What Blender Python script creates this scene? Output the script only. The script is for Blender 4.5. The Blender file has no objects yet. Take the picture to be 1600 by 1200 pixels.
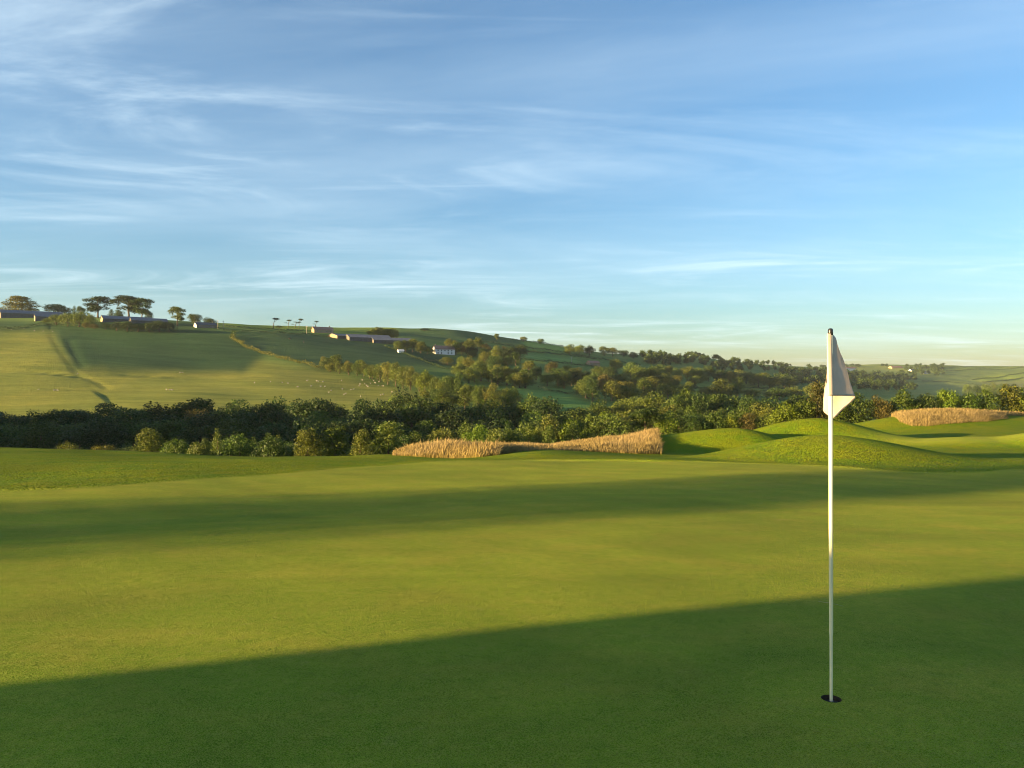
import bpy, math, random
import numpy as np
from mathutils import Vector

# ------------------------------------------------------------------ camera, sky, sun, exposure
scene = bpy.context.scene
COL = scene.collection
R = math.radians
F, CX, HZ, EYE = 1200.0, 800.0, 600.0, 1.75      # focal length in photo pixels, principal point, eye height over the hole

cam_data = bpy.data.cameras.new("camera")
cam = bpy.data.objects.new("camera", cam_data)
COL.objects.link(cam)
cam.location = (0, 0, EYE)
cam.rotation_euler = (R(90), 0, 0)
cam_data.sensor_width = 36.0
cam_data.lens = 36.0 * F / 1600.0
cam_data.clip_start = 0.05
cam_data.clip_end = 20000
scene.camera = cam

SUN_EL = R(5.5)
SUN_AZ = R(24.0)                                  # the sun stands to the left, this far behind the camera
TO_SUN = Vector((-math.cos(SUN_AZ) * math.cos(SUN_EL), -math.sin(SUN_AZ) * math.cos(SUN_EL), math.sin(SUN_EL)))

world = bpy.data.worlds.new("World")
scene.world = world
world.use_nodes = True
SKY_STRENGTH = 0.073
def build_world():
    nt = world.node_tree
    nt.nodes.clear()
    N, L = nt.nodes.new, nt.links.new
    out = N("ShaderNodeOutputWorld"); bg = N("ShaderNodeBackground")
    sky = N("ShaderNodeTexSky")
    sky.sky_type = 'NISHITA'; sky.sun_disc = False
    sky.sun_elevation = SUN_EL
    sky.sun_rotation = math.atan2(TO_SUN.x, TO_SUN.y)
    sky.altitude = 100; sky.air_density = 1.0; sky.dust_density = 1.1; sky.ozone_density = 3.0
    # thin cirrus: streaked noise on a flat layer high above
    tc = N("ShaderNodeTexCoord")
    sep = N("ShaderNodeSeparateXYZ"); L(tc.outputs["Generated"], sep.inputs[0])
    def math_(op, a, b=None, clamp=False):
        m = N("ShaderNodeMath"); m.operation = op; m.use_clamp = clamp
        for i, x in enumerate((a, b)):
            if x is None: continue
            if isinstance(x, (int, float)): m.inputs[i].default_value = x
            else: L(x, m.inputs[i])
        return m.outputs[0]
    zc = math_('ADD', math_('MAXIMUM', sep.outputs[2], 0.0), 0.06)
    px = math_('DIVIDE', sep.outputs[0], zc); py = math_('DIVIDE', sep.outputs[1], zc)
    comb = N("ShaderNodeCombineXYZ"); L(px, comb.inputs[0]); L(py, comb.inputs[1])
    def layer(rot, scale, nscale, detail, rough, dist, lo, hi, off):
        mp = N("ShaderNodeMapping"); L(comb.outputs[0], mp.inputs[0])
        mp.inputs["Rotation"].default_value = (0, 0, R(rot)); mp.inputs["Scale"].default_value = scale
        mp.inputs["Location"].default_value = off
        nz = N("ShaderNodeTexNoise"); L(mp.outputs[0], nz.inputs["Vector"])
        nz.inputs["Scale"].default_value = nscale; nz.inputs["Detail"].default_value = detail
        nz.inputs["Roughness"].default_value = rough; nz.inputs["Distortion"].default_value = dist
        mr = N("ShaderNodeMapRange"); mr.interpolation_type = 'SMOOTHSTEP'
        L(nz.outputs["Fac"], mr.inputs[0]); mr.inputs[1].default_value = lo; mr.inputs[2].default_value = hi
        return mr.outputs[0]
    streak = layer(24, (0.50, 1.25, 1), 0.95, 9, 0.60, 1.3, 0.44, 0.86, (3.1, 1.7, 0))
    patch = layer(-8, (0.5, 0.8, 1), 0.5, 3, 0.5, 0.3, 0.33, 0.62, (0.4, 5.2, 0))
    veil = layer(20, (0.35, 0.7, 1), 0.7, 7, 0.58, 0.8, 0.34, 0.82, (7.7, 2.2, 0))
    wisp = layer(14, (0.7, 3.2, 1), 0.9, 8, 0.6, 1.0, 0.52, 0.85, (1.2, 9.4, 0))
    f = math_('ADD', math_('MULTIPLY', math_('MULTIPLY', streak, patch), 0.82), math_('MULTIPLY', veil, 0.22))
    f = math_('ADD', f, math_('MULTIPLY', math_('MULTIPLY', wisp, patch), 0.28), True)
    mix = N("ShaderNodeMix"); mix.data_type = 'RGBA'
    L(f, mix.inputs["Factor"]); L(sky.outputs[0], mix.inputs["A"])
    mix.inputs["B"].default_value = (2.95, 3.55, 3.8, 1)
    L(mix.outputs["Result"], bg.inputs["Color"])
    bg.inputs["Strength"].default_value = SKY_STRENGTH
    L(bg.outputs[0], out.inputs["Surface"])
build_world()

sun_data = bpy.data.lights.new("sun", 'SUN')
sun_data.energy = 5.0
sun_data.angle = R(0.45)
sun_data.color = (1.0, 0.67, 0.29)
sun = bpy.data.objects.new("sun", sun_data)
COL.objects.link(sun)
sun.rotation_euler = TO_SUN.to_track_quat('Z', 'Y').to_euler()

scene.view_settings.view_transform = 'Standard'
scene.view_settings.look = 'None'
scene.view_settings.gamma = 1.0
scene.view_settings.use_curve_mapping = False
scene.view_settings.exposure = 2.35
scene.render.engine = 'CYCLES'
scene.cycles.max_bounces = 5
scene.cycles.diffuse_bounces = 3
scene.cycles.transparent_max_bounces = 4
scene.cycles.volume_bounces = 0
scene.cycles.use_denoising = True
scene.cycles.filter_width = 1.05
HAZE = 3.0e-5

# ------------------------------------------------------------------ small helpers
rng = np.random.default_rng(7)
random.seed(7)

def tag(o, label=None, cat=None, group=None, kind=None):
    if label: o["label"] = label
    if cat: o["category"] = cat
    if group: o["group"] = group
    if kind: o["kind"] = kind
    return o

def link(name, data, parent=None):
    o = bpy.data.objects.new(name, data)
    COL.objects.link(o)
    if parent is not None: o.parent = parent
    return o

def np_mesh(name, V, faces_list, mat=None, smooth=False):
    """faces_list: list of int arrays (n, k)."""
    me = bpy.data.meshes.new(name)
    V = np.asarray(V, np.float32)
    me.vertices.add(len(V)); me.vertices.foreach_set("co", V.ravel())
    idx = np.concatenate([np.asarray(f, np.int32).ravel() for f in faces_list])
    tot = np.concatenate([np.full(len(f), np.asarray(f).shape[1], np.int32) for f in faces_list])
    start = np.concatenate([[0], np.cumsum(tot)[:-1]]).astype(np.int32)
    me.loops.add(len(idx)); me.loops.foreach_set("vertex_index", idx)
    me.polygons.add(len(tot)); me.polygons.foreach_set("loop_start", start); me.polygons.foreach_set("loop_total", tot)
    if smooth: me.polygons.foreach_set("use_smooth", np.ones(len(tot), bool))
    me.update(calc_edges=True)
    if mat: me.materials.append(mat)
    return me

class MB:
    """collects simple solids into one mesh"""
    def __init__(self): self.v = []; self.f = []
    def add(self, vs, fs):
        b = len(self.v); self.v += [tuple(x) for x in vs]; self.f += [[b + i for i in f] for f in fs]
    def box(self, x0, x1, y0, y1, z0, z1):
        self.add([(x0,y0,z0),(x1,y0,z0),(x1,y1,z0),(x0,y1,z0),(x0,y0,z1),(x1,y0,z1),(x1,y1,z1),(x0,y1,z1)],
                 [(0,3,2,1),(4,5,6,7),(0,1,5,4),(1,2,6,5),(2,3,7,6),(3,0,4,7)])
    def tube(self, pts, rads, n=6, cap=True):
        pts = [Vector(p) for p in pts]; rings = []
        for i, p in enumerate(pts):
            d = (pts[min(i+1, len(pts)-1)] - pts[max(i-1, 0)]).normalized()
            a = d.orthogonal().normalized() if abs(d.z) < .99 else Vector((1, 0, 0))
            a = (a - d * a.dot(d)).normalized(); b = d.cross(a)
            rings.append([p + (a*math.cos(2*math.pi*k/n) + b*math.sin(2*math.pi*k/n))*rads[i] for k in range(n)])
        vs = [q for r in rings for q in r]; fs = []
        for i in range(len(rings)-1):
            for k in range(n):
                fs.append((i*n+k, i*n+(k+1) % n, (i+1)*n+(k+1) % n, (i+1)*n+k))
        if cap:
            fs.append(tuple(range(n-1, -1, -1))); fs.append(tuple((len(rings)-1)*n+k for k in range(n)))
        self.add(vs, fs)
    def ball(self, c, r, nu=8, nv=6):
        vs, fs = [], []
        for j in range(nv+1):
            t = math.pi*j/nv
            for i in range(nu):
                p = 2*math.pi*i/nu
                vs.append((c[0]+r[0]*math.sin(t)*math.cos(p), c[1]+r[1]*math.sin(t)*math.sin(p), c[2]+r[2]*math.cos(t)))
        for j in range(nv):
            for i in range(nu):
                fs.append((j*nu+i, (j+1)*nu+i, (j+1)*nu+(i+1) % nu, j*nu+(i+1) % nu))
        self.add(vs, fs)
    def mesh(self, name, mat, smooth=False):
        me = bpy.data.meshes.new(name); me.from_pydata(self.v, [], self.f)
        if smooth: me.polygons.foreach_set("use_smooth", np.ones(len(me.polygons), bool))
        me.update()
        if mat: me.materials.append(mat)
        return me
    def build(self, name, mat, parent=None, smooth=False):
        return link(name, self.mesh(name, mat, smooth), parent)

# ------------------------------------------------------------------ terrain height
def pchip(x, y, xi):
    """monotone cubic; y may be (K,) or (K, M); xi (n,)"""
    x = np.asarray(x, float); y = np.asarray(y, float)
    one = y.ndim == 1
    if one: y = y[:, None]
    h = np.diff(x)[:, None]; d = np.diff(y, axis=0) / h
    m = np.zeros_like(y)
    w1 = 2*h[1:] + h[:-1]; w2 = h[1:] + 2*h[:-1]
    with np.errstate(divide='ignore', invalid='ignore'):
        mm = (w1 + w2) / (w1/d[:-1] + w2/d[1:])
    mm = np.where(d[:-1]*d[1:] > 0, mm, 0.0)
    m[1:-1] = np.nan_to_num(mm); m[0] = d[0]; m[-1] = d[-1]
    xi = np.clip(xi, x[0], x[-1])
    k = np.clip(np.searchsorted(x, xi) - 1, 0, len(x)-2)
    t = ((xi - x[k]) / (x[k+1]-x[k]))[:, None]; hh = h[k]
    r = (1+2*t)*(1-t)**2*y[k] + t*(1-t)**2*hh*m[k] + t*t*(3-2*t)*y[k+1] + t*t*(t-1)*hh*m[k+1]
    return r[:, 0] if one else r

SLOPE = 0.038
def plane_z(Y): return -SLOPE * (Y - 4.27)

# ground rows: distance ahead -> photo row of the ground at a set of photo columns
ROWS = {
 33:  [(-1600,702),(-800,705),(0,708),(200,711),(400,717.5),(600,716),(740,717.5),(800,711),(860,706),(940,709),(1000,711),(1100,713),(1300,713),(1600,711),(2400,704),(3200,698)],
 40:  [(-1600,698),(-800,699),(0,701),(200,705.5),(400,714),(500,714.5),(600,711),(740,712),(860,701),(940,700.5),(1000,700),(1035,700),(1060,702),(1100,703),(1300,700),(1600,695.5),(2400,690),(3200,685)],
 48:  [(-1600,700),(-800,700),(0,701),(200,707),(400,717),(600,712),(740,706),(860,697),(960,686),(1035,681.5),(1070,687),(1100,690),(1300,689),(1500,683),(1600,681),(2400,676),(3200,670)],
 58:  [(-1600,712),(-800,712),(0,711),(400,722),(600,716),(740,708),(860,694),(960,684),(1035,687),(1100,686),(1300,682),(1400,676),(1500,670),(1600,669),(2400,662),(3200,660)],
 67:  [(-1600,724),(0,722),(400,728),(600,722),(740,714),(860,702),(1000,692),(1100,686),(1200,679),(1300,668),(1350,660),(1400,651),(1470,646),(1540,648),(1600,651),(2400,650),(3200,650)],
 82:  [(-1600,738),(0,735),(400,736),(600,731),(860,712),(1000,700),(1100,690),(1200,681),(1300,672),(1400,662),(1500,658),(1600,656),(2400,656),(3200,656)],
 120: [(-1600,735),(0,733),(400,736),(600,734),(860,715),(1000,700),(1100,690),(1200,681),(1300,676),(1400,672),(1500,668),(1600,665),(2400,660),(3200,660)],
 180: [(-1600,715),(0,718),(400,722),(600,722),(860,712),(1000,702),(1200,688),(1400,681),(1600,676),(3200,670)],
 250: [(-1600,688),(0,690),(400,692),(600,692),(860,690),(1000,688),(1200,680),(1400,678),(1600,674),(3200,670)],
 330: [(-800,663),(0,658),(300,654),(600,652),(800,655),(1000,660),(1200,666),(1600,668),(3200,668)],
 400: [(-800,620),(0,622),(300,623),(600,628),(800,637),(1000,648),(1200,657),(1600,662),(3200,662)],
 480: [(-800,580),(0,590),(300,595),(600,605),(800,620),(1000,636),(1200,648),(1600,656),(3200,655)],
 560: [(-800,545),(0,558),(300,568),(600,585),(800,604),(1000,624),(1200,640),(1600,651),(3200,650)],
 650: [(-800,515),(0,528),(300,538),(600,563),(800,587),(1000,611),(1200,631),(1400,640),(1600,646),(3200,645)],
 750: [(-800,492),(0,503),(200,503),(300,510),(600,541),(800,570),(1000,598),(1200,622),(1400,632),(1600,641),(3200,640)],
 900: [(-800,485),(0,496),(200,497),(300,503),(420,510),(600,522),(700,533),(800,549),(1000,582),(1200,611),(1400,624),(1600,635),(3200,634)],
 1100:[(-800,490),(0,502),(300,506),(420,509.5),(600,514),(680,514.5),(740,521),(800,534),(900,552),(1000,567),(1200,600),(1400,615),(1600,629),(3200,630)],
 1400:[(-800,500),(0,510),(300,513),(500,514),(600,515),(680,517),(800,530),(900,545),(960,553),(1060,558),(1200,588),(1400,607),(1600,621),(3200,625)],
 1800:[(-800,520),(0,525),(600,526),(800,540),(960,556),(1060,557),(1120,562),(1200,573),(1280,580),(1400,598),(1600,611),(3200,615)],
 2300:[(-800,540),(0,545),(600,552),(1000,566),(1200,572),(1280,576),(1340,579),(1450,583),(1600,590),(3200,592)],
 2800:[(-800,560),(600,566),(1000,570),(1200,573),(1280,574),(1340,572),(1450,570.5),(1600,572.5),(2400,576),(3200,580)],
 4000:[(-800,575),(600,578),(1200,580),(1600,580),(3200,586)],
 7000:[(-800,592),(3200,592)],
}
UG = np.arange(-1600, 3201, 6.0)
kn_y, kn_z = [], []
for Yk in (2.0, 4.27, 8.0, 12.0, 17.0, 21.0, 25.5):
    kn_y.append(Yk); kn_z.append(np.full(len(UG), plane_z(Yk)))
for Yk in sorted(ROWS):
    pu = np.array(ROWS[Yk], float)
    v = pchip(pu[:, 0], pu[:, 1], UG)
    k = np.ones(9)/9.0
    v = np.convolve(np.pad(v, 4, mode='edge'), k, mode='valid')
    kn_y.append(Yk); kn_z.append(EYE - (v - HZ)/F*Yk)
LY = np.linspace(math.log(2.0), math.log(7000.0), 1100)
TAB = pchip(np.log(kn_y), np.array(kn_z), LY)            # (1100, nU)

def waves(seed, n, lam0, lam1):
    r = np.random.default_rng(seed); a = r.uniform(0, 2*np.pi, n); lam = np.exp(r.uniform(np.log(lam0), np.log(lam1), n)); p = r.uniform(0, 6.28, n)
    return a, lam, p
def wsum(w, X, Y, power=1.0):
    s = np.zeros_like(X)
    for a, lam, p in zip(*w):
        s += (lam/w[1].max())**power*np.sin((X*math.cos(a)+Y*math.sin(a))*2*np.pi/lam + p)
    return s / math.sqrt(len(w[0]))
W_HILL = waves(3, 26, 45, 260); W_FAR = waves(5, 14, 200, 700); W_GREEN = waves(9, 10, 5, 16); W_ROUGH = waves(12, 16, 2.5, 9)

# (x, y, rx_left, rx_right, ry_front, ry_back, height)
MOUNDS = [
 (11.7, 28.6, 6.0, 5.4, 6.2, 6.5, 0.84),
 (18.6, 46.5, 7.0, 5.6, 6.5, 9.0, 1.46),
 (11.9, 41.0, 7.0, 4.6, 5.0, 6.5, 1.08),
 (28.6, 38.5, 3.6, 6.0, 4.0, 5.0, 0.80),
 (25.2, 41.5, 8.0, 9.0, 4.5, 6.0, 0.32),
 (1.3, 31.0, 4.2, 6.0, 4.2, 4.0, 0.13),
 (-275., 98., 75, 75, 65, 75, 25.0),  # from here on: unseen ridge to the left, shaped to shade the valley wood
 (-285., 165., 75, 75, 75, 75, 21.0),
 (-300., 225., 75, 75, 75, 70, 24.0),
]
# unseen steep-sided banks, shaped to cast the foreground shadow: (x, y, half length, half width, turn, height, rise of the top towards the back)
BANKS = [(-26.96, -14.97, 9.0, 7.0, 22.2, 2.90, 0.0072)]
def smooth01(t): t = np.clip(t, 0, 1); return t*t*(3-2*t)

# edge of the putting green, as photo columns and rows on the near slope
GE = np.array([(-3000,800),(-300,776),(0,768),(150,761),(300,752),(450,740),(600,727.5),(700,722),(850,720.5),(1000,722),(1190,727),(1310,731.5),(1480,737.5),(1600,734),(1800,735),(3000,760)], float)
def green_edge_Y(u):
    v = pchip(GE[:, 0], GE[:, 1], u)
    a = (v-HZ)/F                                        # EYE + SLOPE*(Y-4.27) = a*Y
    return (EYE - SLOPE*4.27)/(a - SLOPE)
def green_mask(X, Y):
    Ys = np.maximum(Y, 0.6)
    u = np.clip(CX + F*X/Ys, -3000, 3000)
    wob = 0.18*np.sin(X*0.9+1.0)+0.12*np.sin(X*2.3)
    m = smooth01((green_edge_Y(u) + wob - Y)/0.35 + 0.5)
    rr = np.hypot(X, Y+2)
    return m * smooth01((17.0 - rr)/0.5*1.0 + 0.5) if False else m*np.where(Y < 5, smooth01((15-np.hypot(X*0.8, Y))/0.5+.5), 1.0)

TRACKS = []      # world polylines cut into the hillside, filled in below
def seg_dist(X, Y, poly):
    d = np.full(X.shape, 1e9)
    for (ax, ay), (bx, by) in zip(poly[:-1], poly[1:]):
        dx, dy = bx-ax, by-ay; t = np.clip(((X-ax)*dx+(Y-ay)*dy)/(dx*dx+dy*dy), 0, 1)
        d = np.minimum(d, np.hypot(X-ax-t*dx, Y-ay-t*dy))
    return d

def zfun(X, Y):
    X = np.asarray(X, float); Y = np.asarray(Y, float)
    Yc = np.maximum(Y, 2.0)
    u = np.clip(CX + F*X/Yc, -1600, 3200)
    fi = (u+1600)/6.0; fj = (np.log(np.minimum(Yc, 6999.0))-LY[0])/(LY[1]-LY[0])
    i = np.clip(fi.astype(int), 0, len(UG)-2); j = np.clip(fj.astype(int), 0, len(LY)-2)
    a = fi-i; b = fj-j
    z = (1-b)*((1-a)*TAB[j, i]+a*TAB[j, i+1]) + b*((1-a)*TAB[j+1, i]+a*TAB[j+1, i+1])
    z = np.where(Y < 2.0, plane_z(np.maximum(Y, -14.0)), z)
    z = np.where(Y < -14, plane_z(-14.0) - 0.02*(-14-Y)*smooth01((-14-Y)/60), z)
    r = np.hypot(X, Y)
    for (mx, my, l, rt, fr, bk, h) in MOUNDS:
        dx = X-mx; dy = Y-my
        q = (dx/np.where(dx < 0, l, rt))**2 + (dy/np.where(dy < 0, fr, bk))**2
        z = z + h*np.maximum(0, 1-np.sqrt(q+1e-4)*np.clip(1.18-.18*np.sqrt(q), 1, 2))**1.35*(1+1.35*np.sqrt(q)*np.maximum(0, 1-q)) if h < 2 else z + h*np.maximum(0, 1-q)**2*(1+0.6*np.maximum(0, q))
    for (bx, by, hl, hw, turn, h, rise) in BANKS:
        c, sn = math.cos(R(turn)), math.sin(R(turn))
        a = (X-bx)*c+(Y-by)*sn; b = -(X-bx)*sn+(Y-by)*c
        q = np.hypot(np.maximum(np.abs(a)-hl, 0), np.maximum(np.abs(b)-hw, 0))
        z = z + smooth01(1-q/3.2)*(h-rise*np.clip(b, -hw-4, hw+4))
    g = green_mask(X, Y)
    z = z + 0.022*(1-g)*smooth01((80-r)/40)
    hole = smooth01(np.hypot(X-1.775, Y-4.27)/1.5)
    z = z + 0.045*wsum(W_GREEN, X, Y)*hole*smooth01((60-r)/40)
    z = z + 0.035*wsum(W_ROUGH, X, Y)*(1-g)*smooth01((90-r)/50)
    hill = smooth01((Y-300)/120)
    z = z + hill*1.2*wsum(W_HILL, X, Y, 0.8) + smooth01((Y-1200)/800)*3.0*wsum(W_FAR, X, Y)
    if TRACKS:
        near = (Y > 300) & (Y < 900)
        if near.any():
            sx, sy = X[near], Y[near]; d = seg_dist(sx, sy, TRACKS[0][0]); p = TRACKS[0][0]
            side = (sx-p[3][0])*(p[0][1]-p[3][1]) - (sy-p[3][1])*(p[0][0]-p[3][0])
            z[near] = z[near] + 0.9*np.where(side > 0, np.exp(-(d/28)**2), np.exp(-(d/70)**2))
        near = (Y > 300) & (Y < 900)
        if near.any():
            for poly, dep, wid in TRACKS:
                d = seg_dist(X[near], Y[near], poly)
                z[near] = z[near] - dep*np.exp(-(d/wid)**2)
    return z

def z_at(x, y): return float(zfun(np.array([x]), np.array([y]))[0])

def hit(u, v, y0=300.0, y1=4000.0):
    """world point of the ground seen at photo pixel (u, v), searched from y0 outwards"""
    Y = np.exp(np.linspace(math.log(y0), math.log(y1), 900)); X = (u-CX)/F*Y
    vg = HZ + (EYE - zfun(X, Y))/Y*F
    k = np.argmax(vg <= v)
    if vg[k] > v: k = int(np.argmin(vg))
    elif k > 0:
        t = (vg[k-1]-v)/max(1e-6, vg[k-1]-vg[k]); y = Y[k-1]+t*(Y[k]-Y[k-1])
        return (u-CX)/F*y, y, z_at((u-CX)/F*y, y)
    return X[k], Y[k], z_at(X[k], Y[k])

def px_poly(pts, y0=300.0): return [hit(u, v, y0)[:2] for u, v in pts]
_t = [(px_poly([(80,522),(92,545),(104,562),(122,586),(150,598),(168,608)]), 0.36, 2.4),
      (px_poly([(108,533),(120,560),(128,576)]), 0.5, 3.0),
      (px_poly([(-40,581),(60,583),(125,590)]), 0.9, 4.0),
      (px_poly([(200,588),(280,590),(340,589),(410,587)]), 0.9, 4.0),
      (px_poly([(128,588),(190,603),(240,613),(280,622)]), 0.3, 14.0),
      (px_poly([(-30,612),(60,610),(165,609)]), 0.7, 3.5)]
TRACKS.extend(_t)

# ------------------------------------------------------------------ materials
def new_mat(name):
    m = bpy.data.materials.new(name); m.use_nodes = True
    nt = m.node_tree; nt.nodes.clear()
    return m, nt
class NT:
    def __init__(s, nt): s.nt = nt
    def n(s, t, **kw):
        o = s.nt.nodes.new(t)
        for k, v in kw.items(): setattr(o, k, v)
        return o
    def l(s, a, b): s.nt.links.new(a, b)
    def setin(s, node, key, val):
        if hasattr(val, "is_linked") or isinstance(val, bpy.types.NodeSocket): s.l(val, node.inputs[key])
        else: node.inputs[key].default_value = val
    def math(s, op, a, b=0.0, clamp=False):
        m = s.n("ShaderNodeMath", operation=op, use_clamp=clamp); s.setin(m, 0, a); s.setin(m, 1, b); return m.outputs[0]
    def mix(s, f, a, b, blend='MIX'):
        m = s.n("ShaderNodeMix", data_type='RGBA', blend_type=blend); s.setin(m, "Factor", f)
        s.setin(m, "A", a if not isinstance(a, tuple) else (*a[:3], 1)); s.setin(m, "B", b if not isinstance(b, tuple) else (*b[:3], 1)); return m.outputs["Result"]
    def noise(s, vec, scale, detail=4, rough=.5, dist=0.0):
        m = s.n("ShaderNodeTexNoise"); s.l(vec, m.inputs["Vector"]); m.inputs["Scale"].default_value = scale
        m.inputs["Detail"].default_value = detail; m.inputs["Roughness"].default_value = rough; m.inputs["Distortion"].default_value = dist
        return m
    def ramp(s, f, lo, hi, smooth=True):
        m = s.n("ShaderNodeMapRange"); m.interpolation_type = 'SMOOTHSTEP' if smooth else 'LINEAR'
        s.setin(m, 0, f); m.inputs[1].default_value = lo; m.inputs[2].default_value = hi; return m.outputs[0]
    def vmath(s, op, a, b=None, scale=None):
        m = s.n("ShaderNodeVectorMath", operation=op); s.setin(m, 0, a)
        if b is not None: s.setin(m, 1, b)
        if scale is not None: s.setin(m, "Scale", scale)
        return m.outputs[0]
    def mapping(s, vec, scale, rot=0.0):
        m = s.n("ShaderNodeMapping"); s.l(vec, m.inputs[0]); m.inputs["Scale"].default_value = scale; m.inputs["Rotation"].default_value = (0, 0, rot); return m.outputs[0]

def blade_normal(s, pos, scale, k):
    """grass stands upright: scatter the shading normal towards the sides of the blades"""
    nz = s.noise(pos, scale, 1.0, 0.5)
    c = s.vmath('SUBTRACT', nz.outputs["Color"], (0.5, 0.5, 0.5))
    c = s.vmath('MULTIPLY', c, (k, k, k*0.3))
    g = s.n("ShaderNodeNewGeometry")
    return s.vmath('NORMALIZE', s.vmath('ADD', g.outputs["Normal"], c))

def grass_shader(s, nt, color, normal, rough=0.9, sheen=0.0):
    p = s.n("ShaderNodeBsdfPrincipled")
    s.l(color, p.inputs["Base Color"]); p.inputs["Roughness"].default_value = rough
    p.inputs["Specular IOR Level"].default_value = 0.05
    p.inputs['Sheen Weight'].default_value = sheen; p.inputs['Sheen Roughness'].default_value = .45; p.inputs['Sheen Tint'].default_value = (.85, .75, .16, 1)
    if normal is not None: s.l(normal, p.inputs["Normal"])
    out = s.n("ShaderNodeOutputMaterial"); s.l(p.outputs[0], out.inputs["Surface"])
    return p

def turf_material():
    m, nt = new_mat("turf"); s = NT(nt)
    pos = s.n("ShaderNodeNewGeometry").outputs["Position"]
    att = s.n("ShaderNodeAttribute", attribute_name="green_mask").outputs["Fac"]
    # putting surface: fine dense bentgrass, dry and lush patches, specks of seed heads
    big = s.noise(pos, 0.16, 5, 0.55, 0.4).outputs["Fac"]
    mid = s.noise(s.mapping(pos, (1, 1.6, 1), 0.4), 0.9, 5, 0.6, 0.3).outputs["Fac"]
    clump = s.noise(pos, 11, 4, 0.65).outputs["Fac"]
    fine = s.noise(pos, 95, 3, 0.7).outputs["Fac"]
    c = s.mix(s.ramp(big, .34, .66), (0.110, 0.208, 0.010), (0.146, 0.220, 0.013))
    c = s.mix(s.math('MULTIPLY', s.ramp(mid, .42, .70), .75), c, (0.182, 0.212, 0.020))
    c = s.mix(s.math('MULTIPLY', s.ramp(clump, .42, .75), .45), c, (0.215, 0.232, 0.032))
    c = s.mix(s.math('MULTIPLY', s.ramp(clump, .52, .25), .50), c, (0.074, 0.145, 0.011))
    fs = s.mix(s.ramp(fine, .30, .72, False), (0.58, 0.63, 0.58), (1.44, 1.38, 1.42))
    wide = s.noise(s.mapping(pos, (.6, 1.0, 1), .5), .45, 6, .62, .8).outputs["Fac"]
    c = s.mix(s.ramp(wide, .30, .70, False), s.mix(1.0, c, (.56, .72, .64), 'MULTIPLY'), s.mix(1.0, c, (1.36, 1.22, 1.30), 'MULTIPLY'))
    wear = s.noise(pos, 2.6, 5, .7, .5).outputs["Fac"]
    c = s.mix(s.math('MULTIPLY', s.ramp(wear, .60, .74), .5), c, (.215, .215, .06))
    wv = s.n("ShaderNodeTexWave"); s.l(s.mapping(pos, (1, 1, 0), R(-38)), wv.inputs["Vector"]); wv.inputs["Scale"].default_value = .28; wv.inputs["Distortion"].default_value = .35
    c = s.mix(wv.outputs["Fac"], s.mix(1.0, c, (.955, .965, .955), 'MULTIPLY'), s.mix(1.0, c, (1.045, 1.035, 1.045), 'MULTIPLY'))
    vor = s.n("ShaderNodeTexVoronoi"); s.l(pos, vor.inputs["Vector"]); vor.inputs["Scale"].default_value = 1.1
    mark = s.math('MULTIPLY', s.ramp(vor.outputs["Distance"], .055, .025), .55)
    c = s.mix(mark, c, (.07, .085, .02))
    grain = s.noise(pos, 42, 4, .8).outputs["Fac"]
    c = s.mix(s.ramp(grain, .28, .72, False), s.mix(1.0, c, (.84, .87, .84), "MULTIPLY"), s.mix(1.0, c, (1.15, 1.12, 1.17), 'MULTIPLY'))
    green = s.mix(1.0, c, fs, 'MULTIPLY')
    # rough and mounds: longer, wetter green with yellow tips
    rb = s.noise(pos, 0.30, 5, 0.6, 0.6).outputs["Fac"]
    rm = s.noise(s.mapping(pos, (1.2, 0.7, 1), 0.3), 1.5, 6, 0.68, 0.4).outputs["Fac"]
    rf = s.noise(pos, 16, 4, 0.75).outputs["Fac"]
    r = s.mix(s.ramp(rb, .34, .66), (0.092, 0.180, 0.002), (0.142, 0.192, 0.002))
    r = s.mix(s.math('MULTIPLY', s.ramp(rm, .46, .74), .65), r, (0.195, 0.200, 0.003))
    r = s.mix(s.math('MULTIPLY', s.ramp(rm, .50, .26), .55), r, (0.046, 0.108, 0.002))
    rs = s.mix(s.ramp(rf, .28, .74, False), (0.62, 0.66, 0.62), (1.40, 1.34, 1.34))
    rough = s.mix(1.0, r, rs, 'MULTIPLY')
    col = s.mix(att, rough, green)
    n1 = blade_normal(s, pos, 160, 8.0)
    n2 = blade_normal(s, pos, 26, 11.0)
    mixn = s.n("ShaderNodeMix", data_type='VECTOR'); s.l(att, mixn.inputs["Factor"])
    s.l(n2, mixn.inputs["A"]); s.l(n1, mixn.inputs["B"])
    nn = s.vmath('NORMALIZE', mixn.outputs["Result"])
    p = grass_shader(s, nt, col, nn, sheen=.5)
    s.l(s.math('ADD', s.math('MULTIPLY', att, .14), .08), p.inputs['Sheen Weight'])
    return m

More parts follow.
